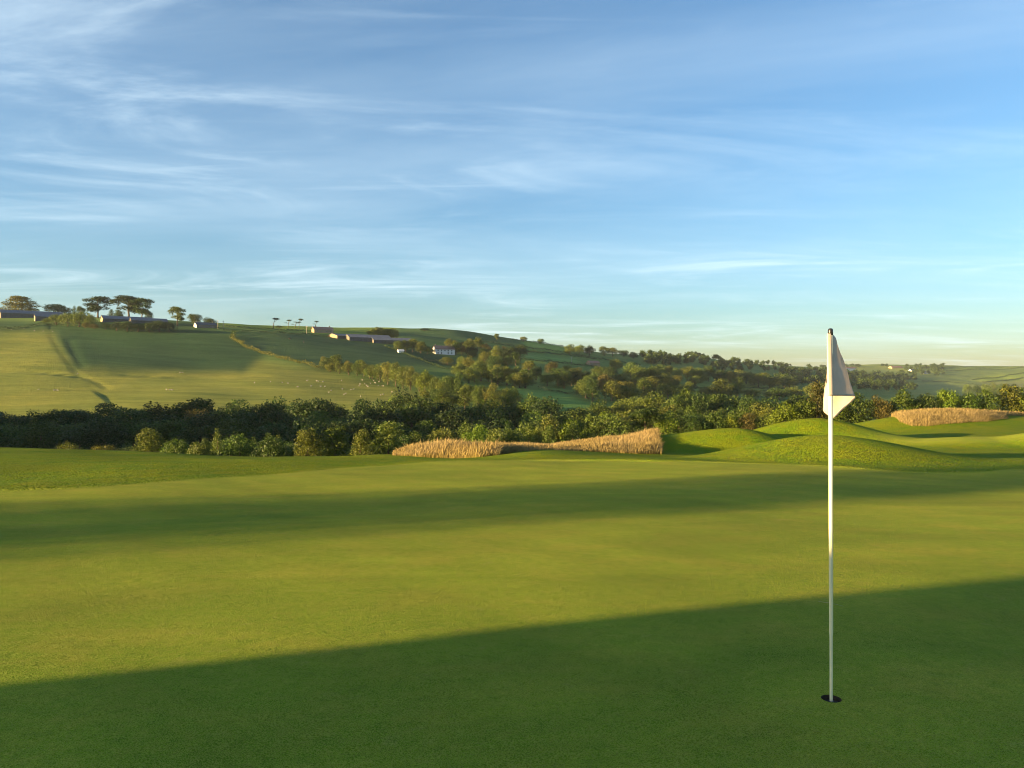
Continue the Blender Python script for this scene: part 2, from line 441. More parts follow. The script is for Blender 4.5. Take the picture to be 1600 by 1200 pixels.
def pasture_material():
    m, nt = new_mat("pasture"); s = NT(nt)
    pos = s.n("ShaderNodeNewGeometry").outputs["Position"]
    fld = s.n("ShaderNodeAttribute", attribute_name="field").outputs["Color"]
    big = s.noise(pos, 0.012, 5, 0.6, 0.8).outputs["Fac"]
    band = s.noise(s.mapping(pos, (0.35, 1.5, 1), 0.0), 0.045, 6, 0.68, 0.6).outputs["Fac"]
    fine = s.noise(s.mapping(pos, (0.5, 1.2, 1), 0.0), 0.33, 6, 0.72).outputs["Fac"]
    fld = s.mix(1.0, fld, (.90, 1.05, 1.0), 'MULTIPLY')
    c = s.mix(s.math('MULTIPLY', s.ramp(big, .35, .68), .5), fld, s.mix(1.0, fld, (1.35, 1.1, 1.1), 'MULTIPLY'))
    c = s.mix(s.ramp(band, .28, .72, False), s.mix(1.0, c, (.66, .74, .7), 'MULTIPLY'), s.mix(1.0, c, (1.34, 1.22, 1.2), 'MULTIPLY'))
    c = s.mix(s.ramp(fine, .25, .75, False), s.mix(1.0, c, (.80, .84, .82), 'MULTIPLY'), s.mix(1.0, c, (1.2, 1.17, 1.18), 'MULTIPLY'))
    grass_shader(s, nt, c, blade_normal(s, pos, 4.0, 9.0))
    return m

def leaf_material():
    m, nt = new_mat("foliage"); s = NT(nt)
    oi = s.n("ShaderNodeObjectInfo")
    g = s.n("ShaderNodeNewGeometry")
    nz = s.noise(g.outputs["Position"], 0.9, 3, 0.6).outputs["Fac"]
    rnd = g.outputs["Random Per Island"]
    c = s.mix(s.ramp(nz, .3, .7), s.mix(1.0, oi.outputs["Color"], (.80, .86, .8), 'MULTIPLY'), s.mix(1.0, oi.outputs["Color"], (1.25, 1.15, 1.0), 'MULTIPLY'))
    c = s.mix(rnd, s.mix(1.0, c, (.62, .66, .65), 'MULTIPLY'), s.mix(1.0, c, (1.42, 1.36, 1.25), 'MULTIPLY'))
    p = s.n("ShaderNodeBsdfPrincipled"); s.l(c, p.inputs["Base Color"]); p.inputs["Roughness"].default_value = .55
    p.inputs["Specular IOR Level"].default_value = 0.2
    t = s.n("ShaderNodeBsdfTranslucent"); s.l(s.mix(1.0, c, (1.3, 1.35, .6), 'MULTIPLY'), t.inputs["Color"])
    mx = s.n("ShaderNodeMixShader"); mx.inputs[0].default_value = .28
    s.l(p.outputs[0], mx.inputs[1]); s.l(t.outputs[0], mx.inputs[2])
    out = s.n("ShaderNodeOutputMaterial"); s.l(mx.outputs[0], out.inputs["Surface"])
    return m

def straw_material():
    m, nt = new_mat("tall_grass"); s = NT(nt)
    g = s.n("ShaderNodeNewGeometry")
    tip = s.n("ShaderNodeAttribute", attribute_name="along").outputs["Fac"]
    nz = s.noise(g.outputs["Position"], 0.35, 4, 0.6).outputs["Fac"]
    a = s.mix(s.ramp(nz, .35, .65), (0.240, 0.190, 0.082), (0.290, 0.230, 0.115))
    c = s.mix(tip, (0.215, 0.185, 0.040), a)
    c = s.mix(g.outputs["Random Per Island"], s.mix(1.0, c, (.65, .65, .65), 'MULTIPLY'), s.mix(1.0, c, (1.35, 1.3, 1.3), 'MULTIPLY'))
    d = s.n("ShaderNodeBsdfDiffuse"); s.l(c, d.inputs[0])
    t = s.n("ShaderNodeBsdfTranslucent"); s.l(c, t.inputs[0])
    mx = s.n("ShaderNodeMixShader"); mx.inputs[0].default_value = .3
    s.l(d.outputs[0], mx.inputs[1]); s.l(t.outputs[0], mx.inputs[2])
    out = s.n("ShaderNodeOutputMaterial"); s.l(mx.outputs[0], out.inputs["Surface"])
    return m

def plain(name, col, rough=.8, var=.25, scale=1.5, spec=.3):
    m, nt = new_mat(name); s = NT(nt)
    pos = s.n("ShaderNodeTexCoord").outputs["Object"]
    nz = s.noise(pos, scale, 5, .65).outputs["Fac"]
    a = tuple(x*(1-var) for x in col); b = tuple(min(1, x*(1+var)) for x in col)
    c = s.mix(s.ramp(nz, .3, .7), a, b)
    p = s.n("ShaderNodeBsdfPrincipled"); s.l(c, p.inputs["Base Color"]); p.inputs["Roughness"].default_value = rough
    p.inputs["Specular IOR Level"].default_value = spec
    out = s.n("ShaderNodeOutputMaterial"); s.l(p.outputs[0], out.inputs["Surface"])
    return m

M_TURF = turf_material(); M_PAST = pasture_material(); M_LEAF = leaf_material(); M_STRAW = straw_material()
M_BARK = plain("bark", (0.085, 0.062, 0.042), .9, .35, 6)
M_SLATE = plain("slate_roof", (0.07, 0.075, 0.09), .8, .2, .8)
M_SHEET = plain("sheet_roof", (0.115, 0.125, 0.15), .8, .15, .3)
M_TERRA = plain("clay_roof", (0.22, 0.13, 0.10), .8, .2, .8)
M_STONE = plain("stone_wall", (0.13, 0.12, 0.10), .9, .25, 1.2)
M_TIMBER = plain("grey_cladding", (0.07, 0.075, 0.085), .85, .25, .6)
M_RENDER = plain("cream_render", (0.26, 0.20, 0.13), .85, .12, .8)
M_WHITE = plain("white_render", (0.60, 0.60, 0.60), .8, .05, .8)
M_GLASS = plain("window_glass", (0.03, 0.035, 0.045), .15, .1, 1, .5)
M_POST = plain("weathered_post", (0.30, 0.27, 0.24), .9, .2, 3)
M_WOOL = plain("wool", (0.27, 0.25, 0.215), .95, .08, 6)
M_HIDE = plain("dark_hide", (0.03, 0.025, 0.022), .8, .2, 3)

# ------------------------------------------------------------------ ground
def build_ground():
    th_front = np.linspace(R(-47), R(47), 880)
    th_back = np.linspace(R(47), R(313), 134)[1:-1]
    th = np.concatenate([th_front, th_back])              # azimuth from +Y, clockwise
    rr = np.concatenate([np.exp(np.linspace(math.log(.35), math.log(2.5), 24))[:-1],
                         np.exp(np.linspace(math.log(2.5), math.log(110), 300))[:-1],
                         np.exp(np.linspace(math.log(110), math.log(6800), 250))])
    nt_, nr = len(th), len(rr)
    TH, RR = np.meshgrid(th, rr)
    X = np.concatenate([(RR*np.sin(TH)).ravel(), [0.0]]); Y = np.concatenate([(RR*np.cos(TH)).ravel(), [0.0]])
    Z = zfun(X, Y)
    e = np.maximum(0.02, np.hypot(X, Y)*0.004)
    nx = -(zfun(X+e, Y)-zfun(X-e, Y))/(2*e); ny = -(zfun(X, Y+e)-zfun(X, Y-e))/(2*e)
    NRM = np.stack([nx, ny, np.ones_like(nx)], 1); NRM /= np.linalg.norm(NRM, axis=1, keepdims=True)
    V = np.stack([X, Y, Z], 1)
    i = np.arange(nt_); j = np.arange(nr-1)
    I, J = np.meshgrid(i, j); I2 = (I+1) % nt_
    quads = np.stack([J*nt_+I, J*nt_+I2, (J+1)*nt_+I2, (J+1)*nt_+I], -1).reshape(-1, 4)
    fan = np.stack([np.full(nt_, nt_*nr), i, (i+1) % nt_], 1)[:, ::-1]
    gm = green_mask(X, Y)
    # ---- field colours (kinds of pasture; the two upper hill pastures are darkened for shade)
    Ys = np.maximum(Y, 1.0); u = CX+F*X/Ys; v = HZ+(EYE-Z)/Ys*F
    col = np.tile(np.array([0.128, 0.185, 0.050]), (len(X), 1))
    def inpoly(poly):
        p = np.array(poly, float); ins = np.zeros(len(X), bool); k = len(p)-1
        for q in range(len(p)):
            xi, yi = p[q]; xk, yk = p[k]
            with np.errstate(divide='ignore', invalid='ignore'):
                ins ^= ((yi > v) != (yk > v)) & (u < (xk-xi)*(v-yi)/(yk-yi+1e-12)+xi)
            k = q
        return ins
    def field(poly, c, y0=300, y1=9000):
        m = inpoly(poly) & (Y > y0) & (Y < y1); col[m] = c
    back = Y > 300
    col[back & (u < 420) & (v > 575)] = (0.205, 0.205, 0.046)
    field([(380,560),(500,578),(640,612),(720,640),(0,660),(0,585),(380,585)], (0.200,0.205,0.046), y1=700)
    field([(-300,500),(300,505),(372,522),(420,552),(380,582),(110,580),(80,520),(-300,520)], (0.036,0.074,0.032), y1=1000)  # upper left pasture: the hillside shade is put into its colour
    field([(-300,515),(80,520),(125,588),(-300,600)], (0.185,0.195,0.044), y1=900)
    field([(370,521),(470,522),(640,538),(760,574),(640,572),(500,577),(410,550)], (0.038,0.076,0.036), y1=1100)  # upper right pasture, likewise coloured darker to stand for shade
    field([(350,500),(640,512),(620,526),(480,520),(350,510)], (0.155,0.215,0.038), y0=700)
    field([(620,512),(700,512),(860,540),(740,532),(620,528)], (0.058,0.108,0.040), y0=700)
    field([(815,532),(880,542),(890,552),(820,544)], (0.22,0.30,0.06), y0=600)
    field([(812,552),(900,560),(910,568),(815,566)], (0.17,0.27,0.07), y0=500)
    field([(800,608),(880,612),(930,636),(880,648),(800,630)], (0.15,0.25,0.065))
    field([(1000,605),(1160,596),(1240,600),(1240,615),(1000,620)], (0.19,0.22,0.06))
    col[(Y > 1450) & (u > 1290)] = (0.175, 0.215, 0.065)
    field([(1370,577),(1420,575),(1422,580),(1400,582),(1372,579)], (0.5,0.28,0.16), y0=1500)
    field([(1420,598),(1470,596),(1545,607),(1500,625),(1420,618)], (0.21,0.24,0.07), y0=900)
    field([(1520,592),(1600,578),(1700,575),(1700,592),(1530,597)], (0.26,0.31,0.045), y0=1500)
    field([(1530,598),(1700,588),(1700,620),(1540,612)], (0.22,0.22,0.08), y0=1200)
    field([(1470,572),(1700,572),(1700,580),(1490,588)], (0.16,0.21,0.06), y0=1800)
    field([(1310,574),(1420,570),(1440,580),(1330,590)], (0.18,0.21,0.06), y0=1800)
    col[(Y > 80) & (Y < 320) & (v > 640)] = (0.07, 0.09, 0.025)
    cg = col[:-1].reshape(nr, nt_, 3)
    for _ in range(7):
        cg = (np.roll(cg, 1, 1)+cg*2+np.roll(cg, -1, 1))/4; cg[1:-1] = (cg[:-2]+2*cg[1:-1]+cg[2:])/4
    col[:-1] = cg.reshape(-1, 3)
    # ---- regions
    rfar = np.hypot(X, Y)
    reg = np.where(gm > .5, 0, np.where(rfar < 95, 1, np.where(rfar < 1500, 2, 3)))
    hx, hy, hr = 1.775, 4.27, 0.054
    near = np.hypot(X-hx, Y-hy) < 0.15
    drop = near[quads].any(1)
    hq = quads[drop]; quads = quads[~drop]
    fr = reg[quads].max(1)
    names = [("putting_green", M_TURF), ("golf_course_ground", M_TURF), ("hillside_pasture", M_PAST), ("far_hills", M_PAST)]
    for k, (nm, mat) in enumerate(names):
        q = quads[fr == k]; fl = [q]
        extraV = np.zeros((0, 3)); tris = None
        if k == 0:
            fl.append(fan)
            # ring of triangles between the grid and the rim of the hole
            ed = {}
            for f in hq:
                for a, b in zip(f, np.roll(f, -1)): ed[(int(a), int(b))] = 1
            bnd = {a for (a, b) in ed if (b, a) not in ed}
            ang = lambda p: math.atan2(p[1]-hy, p[0]-hx)
            outer = sorted(bnd, key=lambda a: ang(V[a]))
            nc = 64; base = len(V)
            ca = [-math.pi + 2*math.pi*(c+.5)/nc for c in range(nc)]
            extraV = np.array([(hx+hr*math.cos(a), hy+hr*math.sin(a), z_at(hx, hy)+.001) for a in ca])
            seq = [(ang(V[a]), 0, a) for a in outer] + [(a, 1, base+c) for c, a in enumerate(ca)]
            seq.sort()
            lo, li = outer[-1], base+nc-1; T = []
            for _, w, idx in seq:
                T.append((lo, idx, li) if w == 0 else (lo, idx, li))
                if w == 0: lo = idx
                else: li = idx
            fl.append(np.array(T))
        used = np.unique(np.concatenate([f.ravel() for f in fl]))
        AV = np.concatenate([V, extraV]); AN = np.concatenate([NRM, np.tile([0, 0, 1.], (len(extraV), 1))])
        AG = np.concatenate([np.maximum(gm, .75*smooth01(1.4-1.4*np.hypot((X-25.8)/9.5, (Y-42.0)/4.2))), np.ones(len(extraV))]); AC = np.concatenate([col, np.tile([.1, .1, .1], (len(extraV), 1))])
        remap = np.full(len(AV), -1); remap[used] = np.arange(len(used))
        me = np_mesh(nm, AV[used], [remap[f] for f in fl], mat, True)
        a = me.attributes.new("green_mask", 'FLOAT', 'POINT'); a.data.foreach_set("value", AG[used].astype(np.float32))
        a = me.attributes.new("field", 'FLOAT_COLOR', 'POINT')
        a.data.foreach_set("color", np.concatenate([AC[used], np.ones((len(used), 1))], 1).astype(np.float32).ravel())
        me.normals_split_custom_set_from_vertices(AN[used].astype(np.float32))
        tag(link(nm, me), kind='structure')
build_ground()

# ------------------------------------------------------------------ trees: prototypes of unit height
def leaf_cloud(blobs, n, leaf, seed, flat=0.0, hang=0.0):
    r = np.random.default_rng(seed)
    B = np.array(blobs, float)
    area = (B[:, 3]*B[:, 4]+B[:, 3]*B[:, 5]+B[:, 4]*B[:, 5]); k = r.choice(len(B), n, p=area/area.sum())
    d = r.normal(size=(n, 3)); d /= np.linalg.norm(d, axis=1, keepdims=True)
    d[:, 2] = np.where((d[:, 2] < -.3) & (r.random(n) < .5), -d[:, 2], d[:, 2])
    rad = r.uniform(.62, 1.06, n)**.7
    P = B[k, :3] + d*B[k, 3:6]*rad[:, None]
    P += r.normal(size=(n, 3))*leaf*.5
    nrm = d*1.0 + r.normal(size=(n, 3))*.75; nrm[:, 2] += flat
    nrm /= np.linalg.norm(nrm, axis=1, keepdims=True)
    t = np.cross(nrm, r.normal(size=(n, 3))); t /= np.linalg.norm(t, axis=1, keepdims=True)
    b = np.cross(nrm, t)
    sz = (leaf*r.uniform(.55, 1.35, n))[:, None]; asp = r.uniform(.45, .8, n)[:, None]
    V = np.stack([P-t*sz*.5, P+b*sz*asp*.5+nrm*sz*.08, P+t*sz*.5, P-b*sz*asp*.5+nrm*sz*.08], 1).reshape(-1, 3)
    Q = np.arange(4*n).reshape(-1, 4)
    return V, Q

def crown_mesh(name, blobs, n, leaf, seed, flat=0.0):
    V, Q = leaf_cloud(blobs, n, leaf, seed, flat)
    return np_mesh(name, V, [Q], M_LEAF)

def trunk_mesh(name, h, r0, limbs, seed, lean=0.0):
    r = random.Random(seed); mb = MB()
    pts = [(lean*(i/5)**1.5*h+r.uniform(-.008, .008)*(i > 0), r.uniform(-.008, .008)*(i > 0), h*i/5-.03*(i == 0)) for i in range(6)]
    mb.tube(pts, [r0*1.5, r0, r0*.9, r0*.8, r0*.65, r0*.4], 6)
    for (z, ang, ln, up) in limbs:
        i = min(4, int(z/h*5)); p = Vector(pts[i]).lerp(Vector(pts[i+1]), z/h*5-i)
        q = p + Vector((math.cos(ang)*ln*.5, math.sin(ang)*ln*.5, up*.4)); e = p + Vector((math.cos(ang)*ln, math.sin(ang)*ln, up))
        mb.tube([p, q, e], [r0*.55, r0*.4, r0*.15], 5)
    return mb.mesh(name, M_BARK, True)

def limbs_for(r, zs, ln, up): return [(z, r.uniform(0, 6.28), ln*r.uniform(.7, 1.2), up*r.uniform(.6, 1.3)) for z in zs]

PROTO = {}
def make_protos():
    def reg(kind, crown, trunk): PROTO.setdefault(kind, []).append((crown, trunk))
    for k in range(6):                                        # broad rounded broadleaf
        r = random.Random(100+k); blobs = []
        w = r.uniform(.36, .43)
        for i in range(17):
            a = i*2.399+r.uniform(-.5, .5); e = r.uniform(-.75, 1.0)
            c = math.sqrt(max(0, 1-e*e))
            q = r.uniform(.55, .72)
            s = r.uniform(.11, .19)
            blobs.append((math.cos(a)*c*w*q, math.sin(a)*c*w*q,   .45+e*.47*q, s*1.12, s*1.12, s*1.05))
        blobs.append((0, 0, .42, w*.72, w*.72, .37))
        reg('round', crown_mesh('round_crown', blobs, 3600, .044, 10+k), trunk_mesh('round_trunk', .6, .026, limbs_for(r, (.25, .3, .36, .42), .2, .2), k))
    for k in range(4):                                        # young upright broadleaf
        r = random.Random(200+k); blobs = []
        for i in range(15):
            z = .16+.78*(i+.5)/15; w = .21*math.sin(math.pi*min(1, (z-.02)/1.0)**.8)+.03
            a = i*2.399+r.uniform(-.6, .6); s = r.uniform(.085, .14)
            blobs.append((math.cos(a)*w*.75, math.sin(a)*w*.75, z, s, s, s*1.1))
        blobs.append((0, 0, .5, .15, .15, .38))
        reg('upright', crown_mesh('upright_crown', blobs, 3000, .04, 30+k), trunk_mesh('upright_trunk', .7, .018, limbs_for(r, (.2, .3, .4, .5), .14, .16), 20+k))
    for k in range(3):                                        # old pine with flat plates of needles
        r = random.Random(300+k); blobs = []
        for (z, w) in ((.93, .20), (.86, .32), (.76, .36), (.62, .30), (.48, .26), (.36, .22)):
            for i in range(5):
                a = r.uniform(0, 6.28); d = w*r.uniform(.35, 1.0); s = r.uniform(.11, .16)
                blobs.append((math.cos(a)*d, math.sin(a)*d, z+r.uniform(-.03, .03), s, s, s*.5))
        blobs.append((0, 0, .88, .2, .2, .07))
        reg('pine', crown_mesh('pine_crown', blobs, 5200, .042, 50+k, .7), trunk_mesh('pine_trunk', .88, .022, limbs_for(r, (.45, .55, .62, .7, .78), .24, .08), 40+k))
    for k in range(3):                                        # thin, wind-cut umbrella pine
        r = random.Random(400+k); blobs = []
        for i in range(5):
            blobs.append((r.uniform(-.1, .34), r.uniform(-.2, .2), .90+r.uniform(-.05, .06), .17, .15, .045))
        if k != 1: blobs.append((-.22, .0, .62, .13, .1, .04))
        reg('umbrella', crown_mesh('umbrella_crown', blobs, 700, .05, 70+k, 1.2), trunk_mesh('umbrella_trunk', .92, .026, [(.5, 3.2, .24, .10), (.6, .2, .25, .28), (.66, 1.2, .2, .22)], 60+k, .10))
    for k in range(1):                                        # spreading cedar, tiers drawn out to one side
        r = random.Random(500+k); blobs = []
        for i in range(34):
            z = .18+.78*i/33; w = .62*(1.04-z)**.55; a = i*2.399; d = w*r.uniform(.45, 1.0)
            blobs.append((math.cos(a)*d-.06, math.sin(a)*d, z+r.uniform(-.02, .03), .17, .17, .045))
        blobs.append((0, 0, .45, .3, .3, .24))
        reg('cedar', crown_mesh('cedar_crown', blobs, 6500, .045, 90+k, .8), trunk_mesh('cedar_trunk', .85, .035, limbs_for(r, (.2, .35, .5, .6), .3, .1), 80))
    for k in range(2):                                        # conifer
        r = random.Random(600+k); blobs = []
        for i in range(26):
            z = .08+.9*i/25; w = .27*(1.02-z)**.8; a = i*2.399
            blobs.append((math.cos(a)*w*.7, math.sin(a)*w*.7, z, .05+w*.4, .05+w*.4, .055))
        reg('cone', crown_mesh('cone_crown', blobs, 2600, .036, 110+k, .2), trunk_mesh('cone_trunk', .8, .02, [], 90+k))
    for k in range(4):                                        # bush: crown down to the ground
        r = random.Random(700+k); blobs = []
        for i in range(15):
            a = i*2.399; d = .46*math.sqrt((i+.5)/15)*r.uniform(.7, 1.1); s = r.uniform(.18, .27)
            blobs.append((math.cos(a)*d, math.sin(a)*d, .30+.42*(1-(d/.5)**2)*r.uniform(.5, 1.1), s, s, s*1.0))
        blobs.append((0, 0, .3, .42, .42, .34))
        reg('bush', crown_mesh('bush_crown', blobs, 3200, .052, 130+k), trunk_mesh('bush_stem', .5, .03, limbs_for(r, (.1, .15, .2), .3, .3), 100+k))
make_protos()
PROTO['sparse'] = [(crown_mesh('sparse_crown', [(math.cos(i*2.4)*.25*(i % 3)/2, math.sin(i*2.4)*.25*(i % 3)/2, .42+.5*i/14, .16, .16, .12) for i in range(15)], 3000, .026, 901), trunk_mesh('sparse_trunk', .6, .02, [], 902))]

# base colours of the foliage (linear); varied a little from tree to tree
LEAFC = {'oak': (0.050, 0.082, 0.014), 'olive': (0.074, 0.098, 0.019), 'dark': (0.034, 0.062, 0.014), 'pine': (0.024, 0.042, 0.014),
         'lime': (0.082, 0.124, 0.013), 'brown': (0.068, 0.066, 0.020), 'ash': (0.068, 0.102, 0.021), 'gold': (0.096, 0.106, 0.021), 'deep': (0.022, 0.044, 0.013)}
ORD = ["first", "second", "third", "fourth", "fifth", "sixth", "seventh", "eighth", "ninth", "tenth", "eleventh", "twelfth", "thirteenth", "fourteenth", "fifteenth",
       "sixteenth", "seventeenth", "eighteenth", "nineteenth", "twentieth"]
def ordinal(i):
    if i < 20: return ORD[i]
    t = {2: "twenty", 3: "thirty", 4: "forty", 5: "fifty", 6: "sixty", 7: "seventy", 8: "eighty", 9: "ninety"}
    n = i+1
    if n % 10 == 0: return {2: "twentieth", 3: "thirtieth", 4: "fortieth", 5: "fiftieth", 6: "sixtieth", 7: "seventieth", 8: "eightieth", 9: "ninetieth"}[n//10]
    return t[n//10]+"-"+ORD[n % 10-1]

TREE_N = 0
NAMES = {'sparse': 'broadleaf_tree', 'round': 'broadleaf_tree', 'upright': 'young_tree', 'pine': 'pine_tree', 'umbrella': 'umbrella_pine', 'cedar': 'cedar_tree', 'cone': 'conifer_tree', 'bush': 'bush'}
def put_tree(kind, x, y, z, h, w, colour, label, group=None, seed=None):
    """w: full crown width in metres"""
    global TREE_N
    TREE_N += 1
    r = random.Random(TREE_N*31+5)
    protos = PROTO[kind]; crown, trunk = protos[TREE_N % len(protos)]
    bw = {'sparse': .8, 'round': .98, 'upright': .62, 'pine': .86, 'umbrella': .72, 'cedar': 1.05, 'cone': .62, 'bush': 1.25}[kind]
    root = link(NAMES[kind], None); root.empty_display_size = .5
    root.location = (x, y, z-0.02*h)
    s = w/bw
    root.scale = (s, s, h)
    root.rotation_euler = (0, 0, 0 if kind in ('umbrella', 'cedar') else r.uniform(0, 6.28))
    cat = 'bush' if kind == 'bush' else 'tree'
    tag(root, label, cat, group)
    c = link('crown', crown, root); t = link('stem' if kind == 'bush' else 'trunk', trunk, root)
    base = LEAFC[colour]; f = r.uniform(.82, 1.2); hue = r.uniform(-.12, .12)
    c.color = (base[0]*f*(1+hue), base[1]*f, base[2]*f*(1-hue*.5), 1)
    return root

def tree_row(entries, phrase, group, cat_phrase=None):
    """entries: (kind, colour, u, v_top, v_base or None, width_px, Y or None); phrase with {} for the ordinal from the left"""
    entries = sorted(entries, key=lambda e: e[2])
    for i, (kind, colour, u, vt, vb, wpx, Y) in enumerate(entries):
        if Y is None:
            x, y, z = hit(u, vb)
        else:
            y = Y; x = (u-CX)/F*y; z = z_at(x, y)
        top = EYE-(vt-HZ)/F*y
        h = max(1.0, top-z); w = wpx/F*y
        h *= 1.12 if Y is None and kind == 'round' else 1.06
        w *= (1.24 if kind != 'umbrella' else 1.1) if Y is None else 1.22
        put_tree(kind, x, y, z, h, w, colour, phrase.format(ordinal(i)), group)

def mass(u0, u1, tops, Y, n, wpx, kinds, colours, seed, jit=3.0, yj=.06):
    """a line of crowns whose tops follow a photo outline; returns entries for tree_row"""
    r = random.Random(seed); t = np.array(tops, float); out = []
    for i in range(n):
        u = u0+(u1-u0)*(i+.5+r.uniform(-.35, .35))/n
        vt = float(np.interp(u, t[:, 0], t[:, 1]))+r.uniform(-jit, jit)
        out.append((r.choice(kinds), r.choice(colours), u, vt, None, wpx*r.uniform(.8, 1.25), Y*(1+r.uniform(-yj, yj))))
    return out

# --- crest of the left hill, round the farm
tree_row([('cedar', 'gold', 34, 464, 490, 44, None)], "wide sunlit tawny cedar beside the long grey farm barn at far left", None)
tree_row([('round', 'dark', 90, 472, 494, 40, None)], "round dark tree on the skyline just right of the tawny cedar", None)
tree_row([('cone', 'dark', 116, 479, 494, 10, None)], "narrow small tree on the skyline between round dark tree and tall pines", None)
tree_row([('round', 'dark', 126, 478, 496, 14, None)], "small dark tree on the skyline touching the left tall pine", None)
tree_row([('pine', 'pine', 153, 465, 497, 38, None)], "left one of the two tall flat-topped pines above the farm", None)
tree_row([('cone', 'dark', 174, 484, 498, 13, None)], "low pointed conifer in the gap between the two tall pines", None)
tree_row([('round', 'dark', 186, 484, 498, 16, None)], "low dark tree under the left side of the widest pine", None)
tree_row([('pine', 'pine', 201, 464, 498, 46, None)], "widest tall flat-topped pine above the farm roofs", None)
tree_row([('pine', 'dark', 222, 468, 500, 28, None)], "stepped dark pine leaning against the right of the widest pine", None)
tree_row([('round', 'dark', 232, 485, 501, 14, None)], "low dark tree at the right foot of the stepped pine", None)
tree_row([('pine', 'ash', 277, 481, 509, 23, None)], "open-crowned tree with a bare trunk standing alone on the skyline", None)
tree_row([('round', 'oak', 304, 488, 508, 22, None)], "small domed tree on the skyline behind the white gable", None)
tree_row([('bush', 'dark', 327, 495, 510, 20, None)], "dark bush on the skyline behind the roadside cottage", None)
tree_row([('bush', 'olive', u, vt, vb, w, None) for u, vt, vb, w in ((72,497,506,14),(88,490,508,24),(106,486,510,26),(124,484,511,30),(140,490,512,18))], "{} sunlit olive bush from the left in front of the farm barns", "sunlit bushes before the farm")
tree_row([('bush', 'brown', u, vt, vb, w, None) for u, vt, vb, w in ((134,503,513,12),(148,505,514,14))], "{} small brown bush from the left at the top of the hill pasture", "small brown bushes before the farm")
tree_row([('bush', 'deep', u, vt, vb, w, None) for u, vt, vb, w in ((165,503,515,18),(182,502,517,20),(199,501,518,22),(216,503,518,20),(233,501,519,20),(249,500,519,22),(264,502,519,20))], "{} dark shrub from the left in the belt below the farm roofs", "dark shrub belt below the farm")
tree_row([('umbrella', 'pine', u, vt, vb, w, None) for u, vt, vb, w in ((427,498,513,14),(450,500,512,11),(461,503,513,12),(467,499,513,10),(493,502,513,9))], "{} thin windswept pine from the left on the bare skyline", "windswept pines on the skyline")
tree_row([('bush', 'dark', 436, 508, 513, 12, None)], "low dark scrub at the foot of the windswept pines", None)
tree_row([('round', 'olive', u, vt, vb, w, None) for u, vt, vb, w in ((581,513,530,16),(591,511,530,18),(603,511,530,20),(615,513,531,18))], "{} brownish tree from the left in the clump on the ridge", "ridge clump")
tree_row([('bush', 'deep', 663, 512.5, 517, 16, None)], "low dark scrub patch on the bald ridge", None)
tree_row([(k, c, u, vt, vb, w, None) for k, c, u, vt, vb, w in (('round','olive',622,532,548,16),('round','oak',634,531,549,18),('round','olive',645,529,550,18),('round','olive',657,531,552,18),('bush','dark',668,540,553,14),('bush','olive',675,544,553,10))], "{} tree from the left in the copse left of the white house", "copse left of the white house")
tree_row([('round', c, u, vt, vb, w, None) for c, u, vt, vb, w in (('olive',702,529,546,16),('olive',712,531,548,14),('brown',723,532,549,16),('olive',734,529,549,18),('olive',746,527,548,18),('brown',722,540,554,14),('deep',736,540,556,20))], "{} tree from the left behind the white house", "trees behind the white house")
tree_row([('round', c, u, vt, vb, w, None) for c, u, vt, vb, w in (('brown',758,537,556,20),('olive',776,540,567,18),('deep',790,540,566,24),('gold',757,549,572,20),('dark',774,553,576,26),('deep',803,541,566,26),('dark',793,556,578,20))], "{} tree from the left in the clump right of the white house", "clump right of the white house")
tree_row([('pine', 'olive', 776, 522, 533, 9, None)], "tiny open-crowned tree breaking the skyline above the white house clump", None)
tree_row([('bush', 'olive', 699, 556, 570, 20, None)], "isolated sunlit bush below the white house", None)
tree_row([('round', c, u, vt, vb, w, None) for c, u, vt, vb, w in (('gold',507,557,575,18),('dark',520,557,577,20),('olive',516,565,581,18),('olive',530,564,584,18),('olive',545,566,586,20),('ash',558,565,587,20),('olive',569,565,588,22),('olive',582,567,592,20))], "{} tree from the left in the sunlit row above the sheep field", "upper sunlit tree row")
tree_row([('round', c, u, vt, vb, w, None) for c, u, vt, vb, w in (('olive',594,569,596,22),('gold',606,565,601,22),('ash',618,566,604,22),('olive',630,567,607,22),('olive',641,573,610,20),('olive',655,577,612,22))], "{} tree from the left in the tall bare-stemmed row beside the sheep", "tall row beside the sheep")
tree_row([('round', c, u, vt, vb, w, None) for c, u, vt, vb, w in (('lime',664,580,616,28),('olive',680,588,622,20),('ash',699,582,624,28),('ash',714,582,625,24),('olive',690,596,630,24))], "{} tree from the left in the big sunlit group right of the sheep", "big sunlit group right of the sheep")
tree_row([('round', c, u, vt, vb, w, None) for c, u, vt, vb, w in (('ash',722,553,584,18),('gold',733,557,588,24),('olive',748,563,592,24),('ash',763,568,596,24),('olive',778,570,600,24),('gold',793,569,602,24),('ash',808,573,603,26),('olive',826,563,588,22),('ash',741,577,597,20))], "{} tree from the left in the slanting belt below the white house", "slanting belt below the white house")
tree_row([('round', c, u, vt, vb, w, None) for c, u, vt, vb, w in (('olive',730,600,636,26),('ash',748,598,634,28),('gold',768,599,636,28),('olive',786,602,638,28),('ash',802,606,640,28))], "{} tree from the left in the sunlit band above the dark wood", "sunlit band above the dark wood")
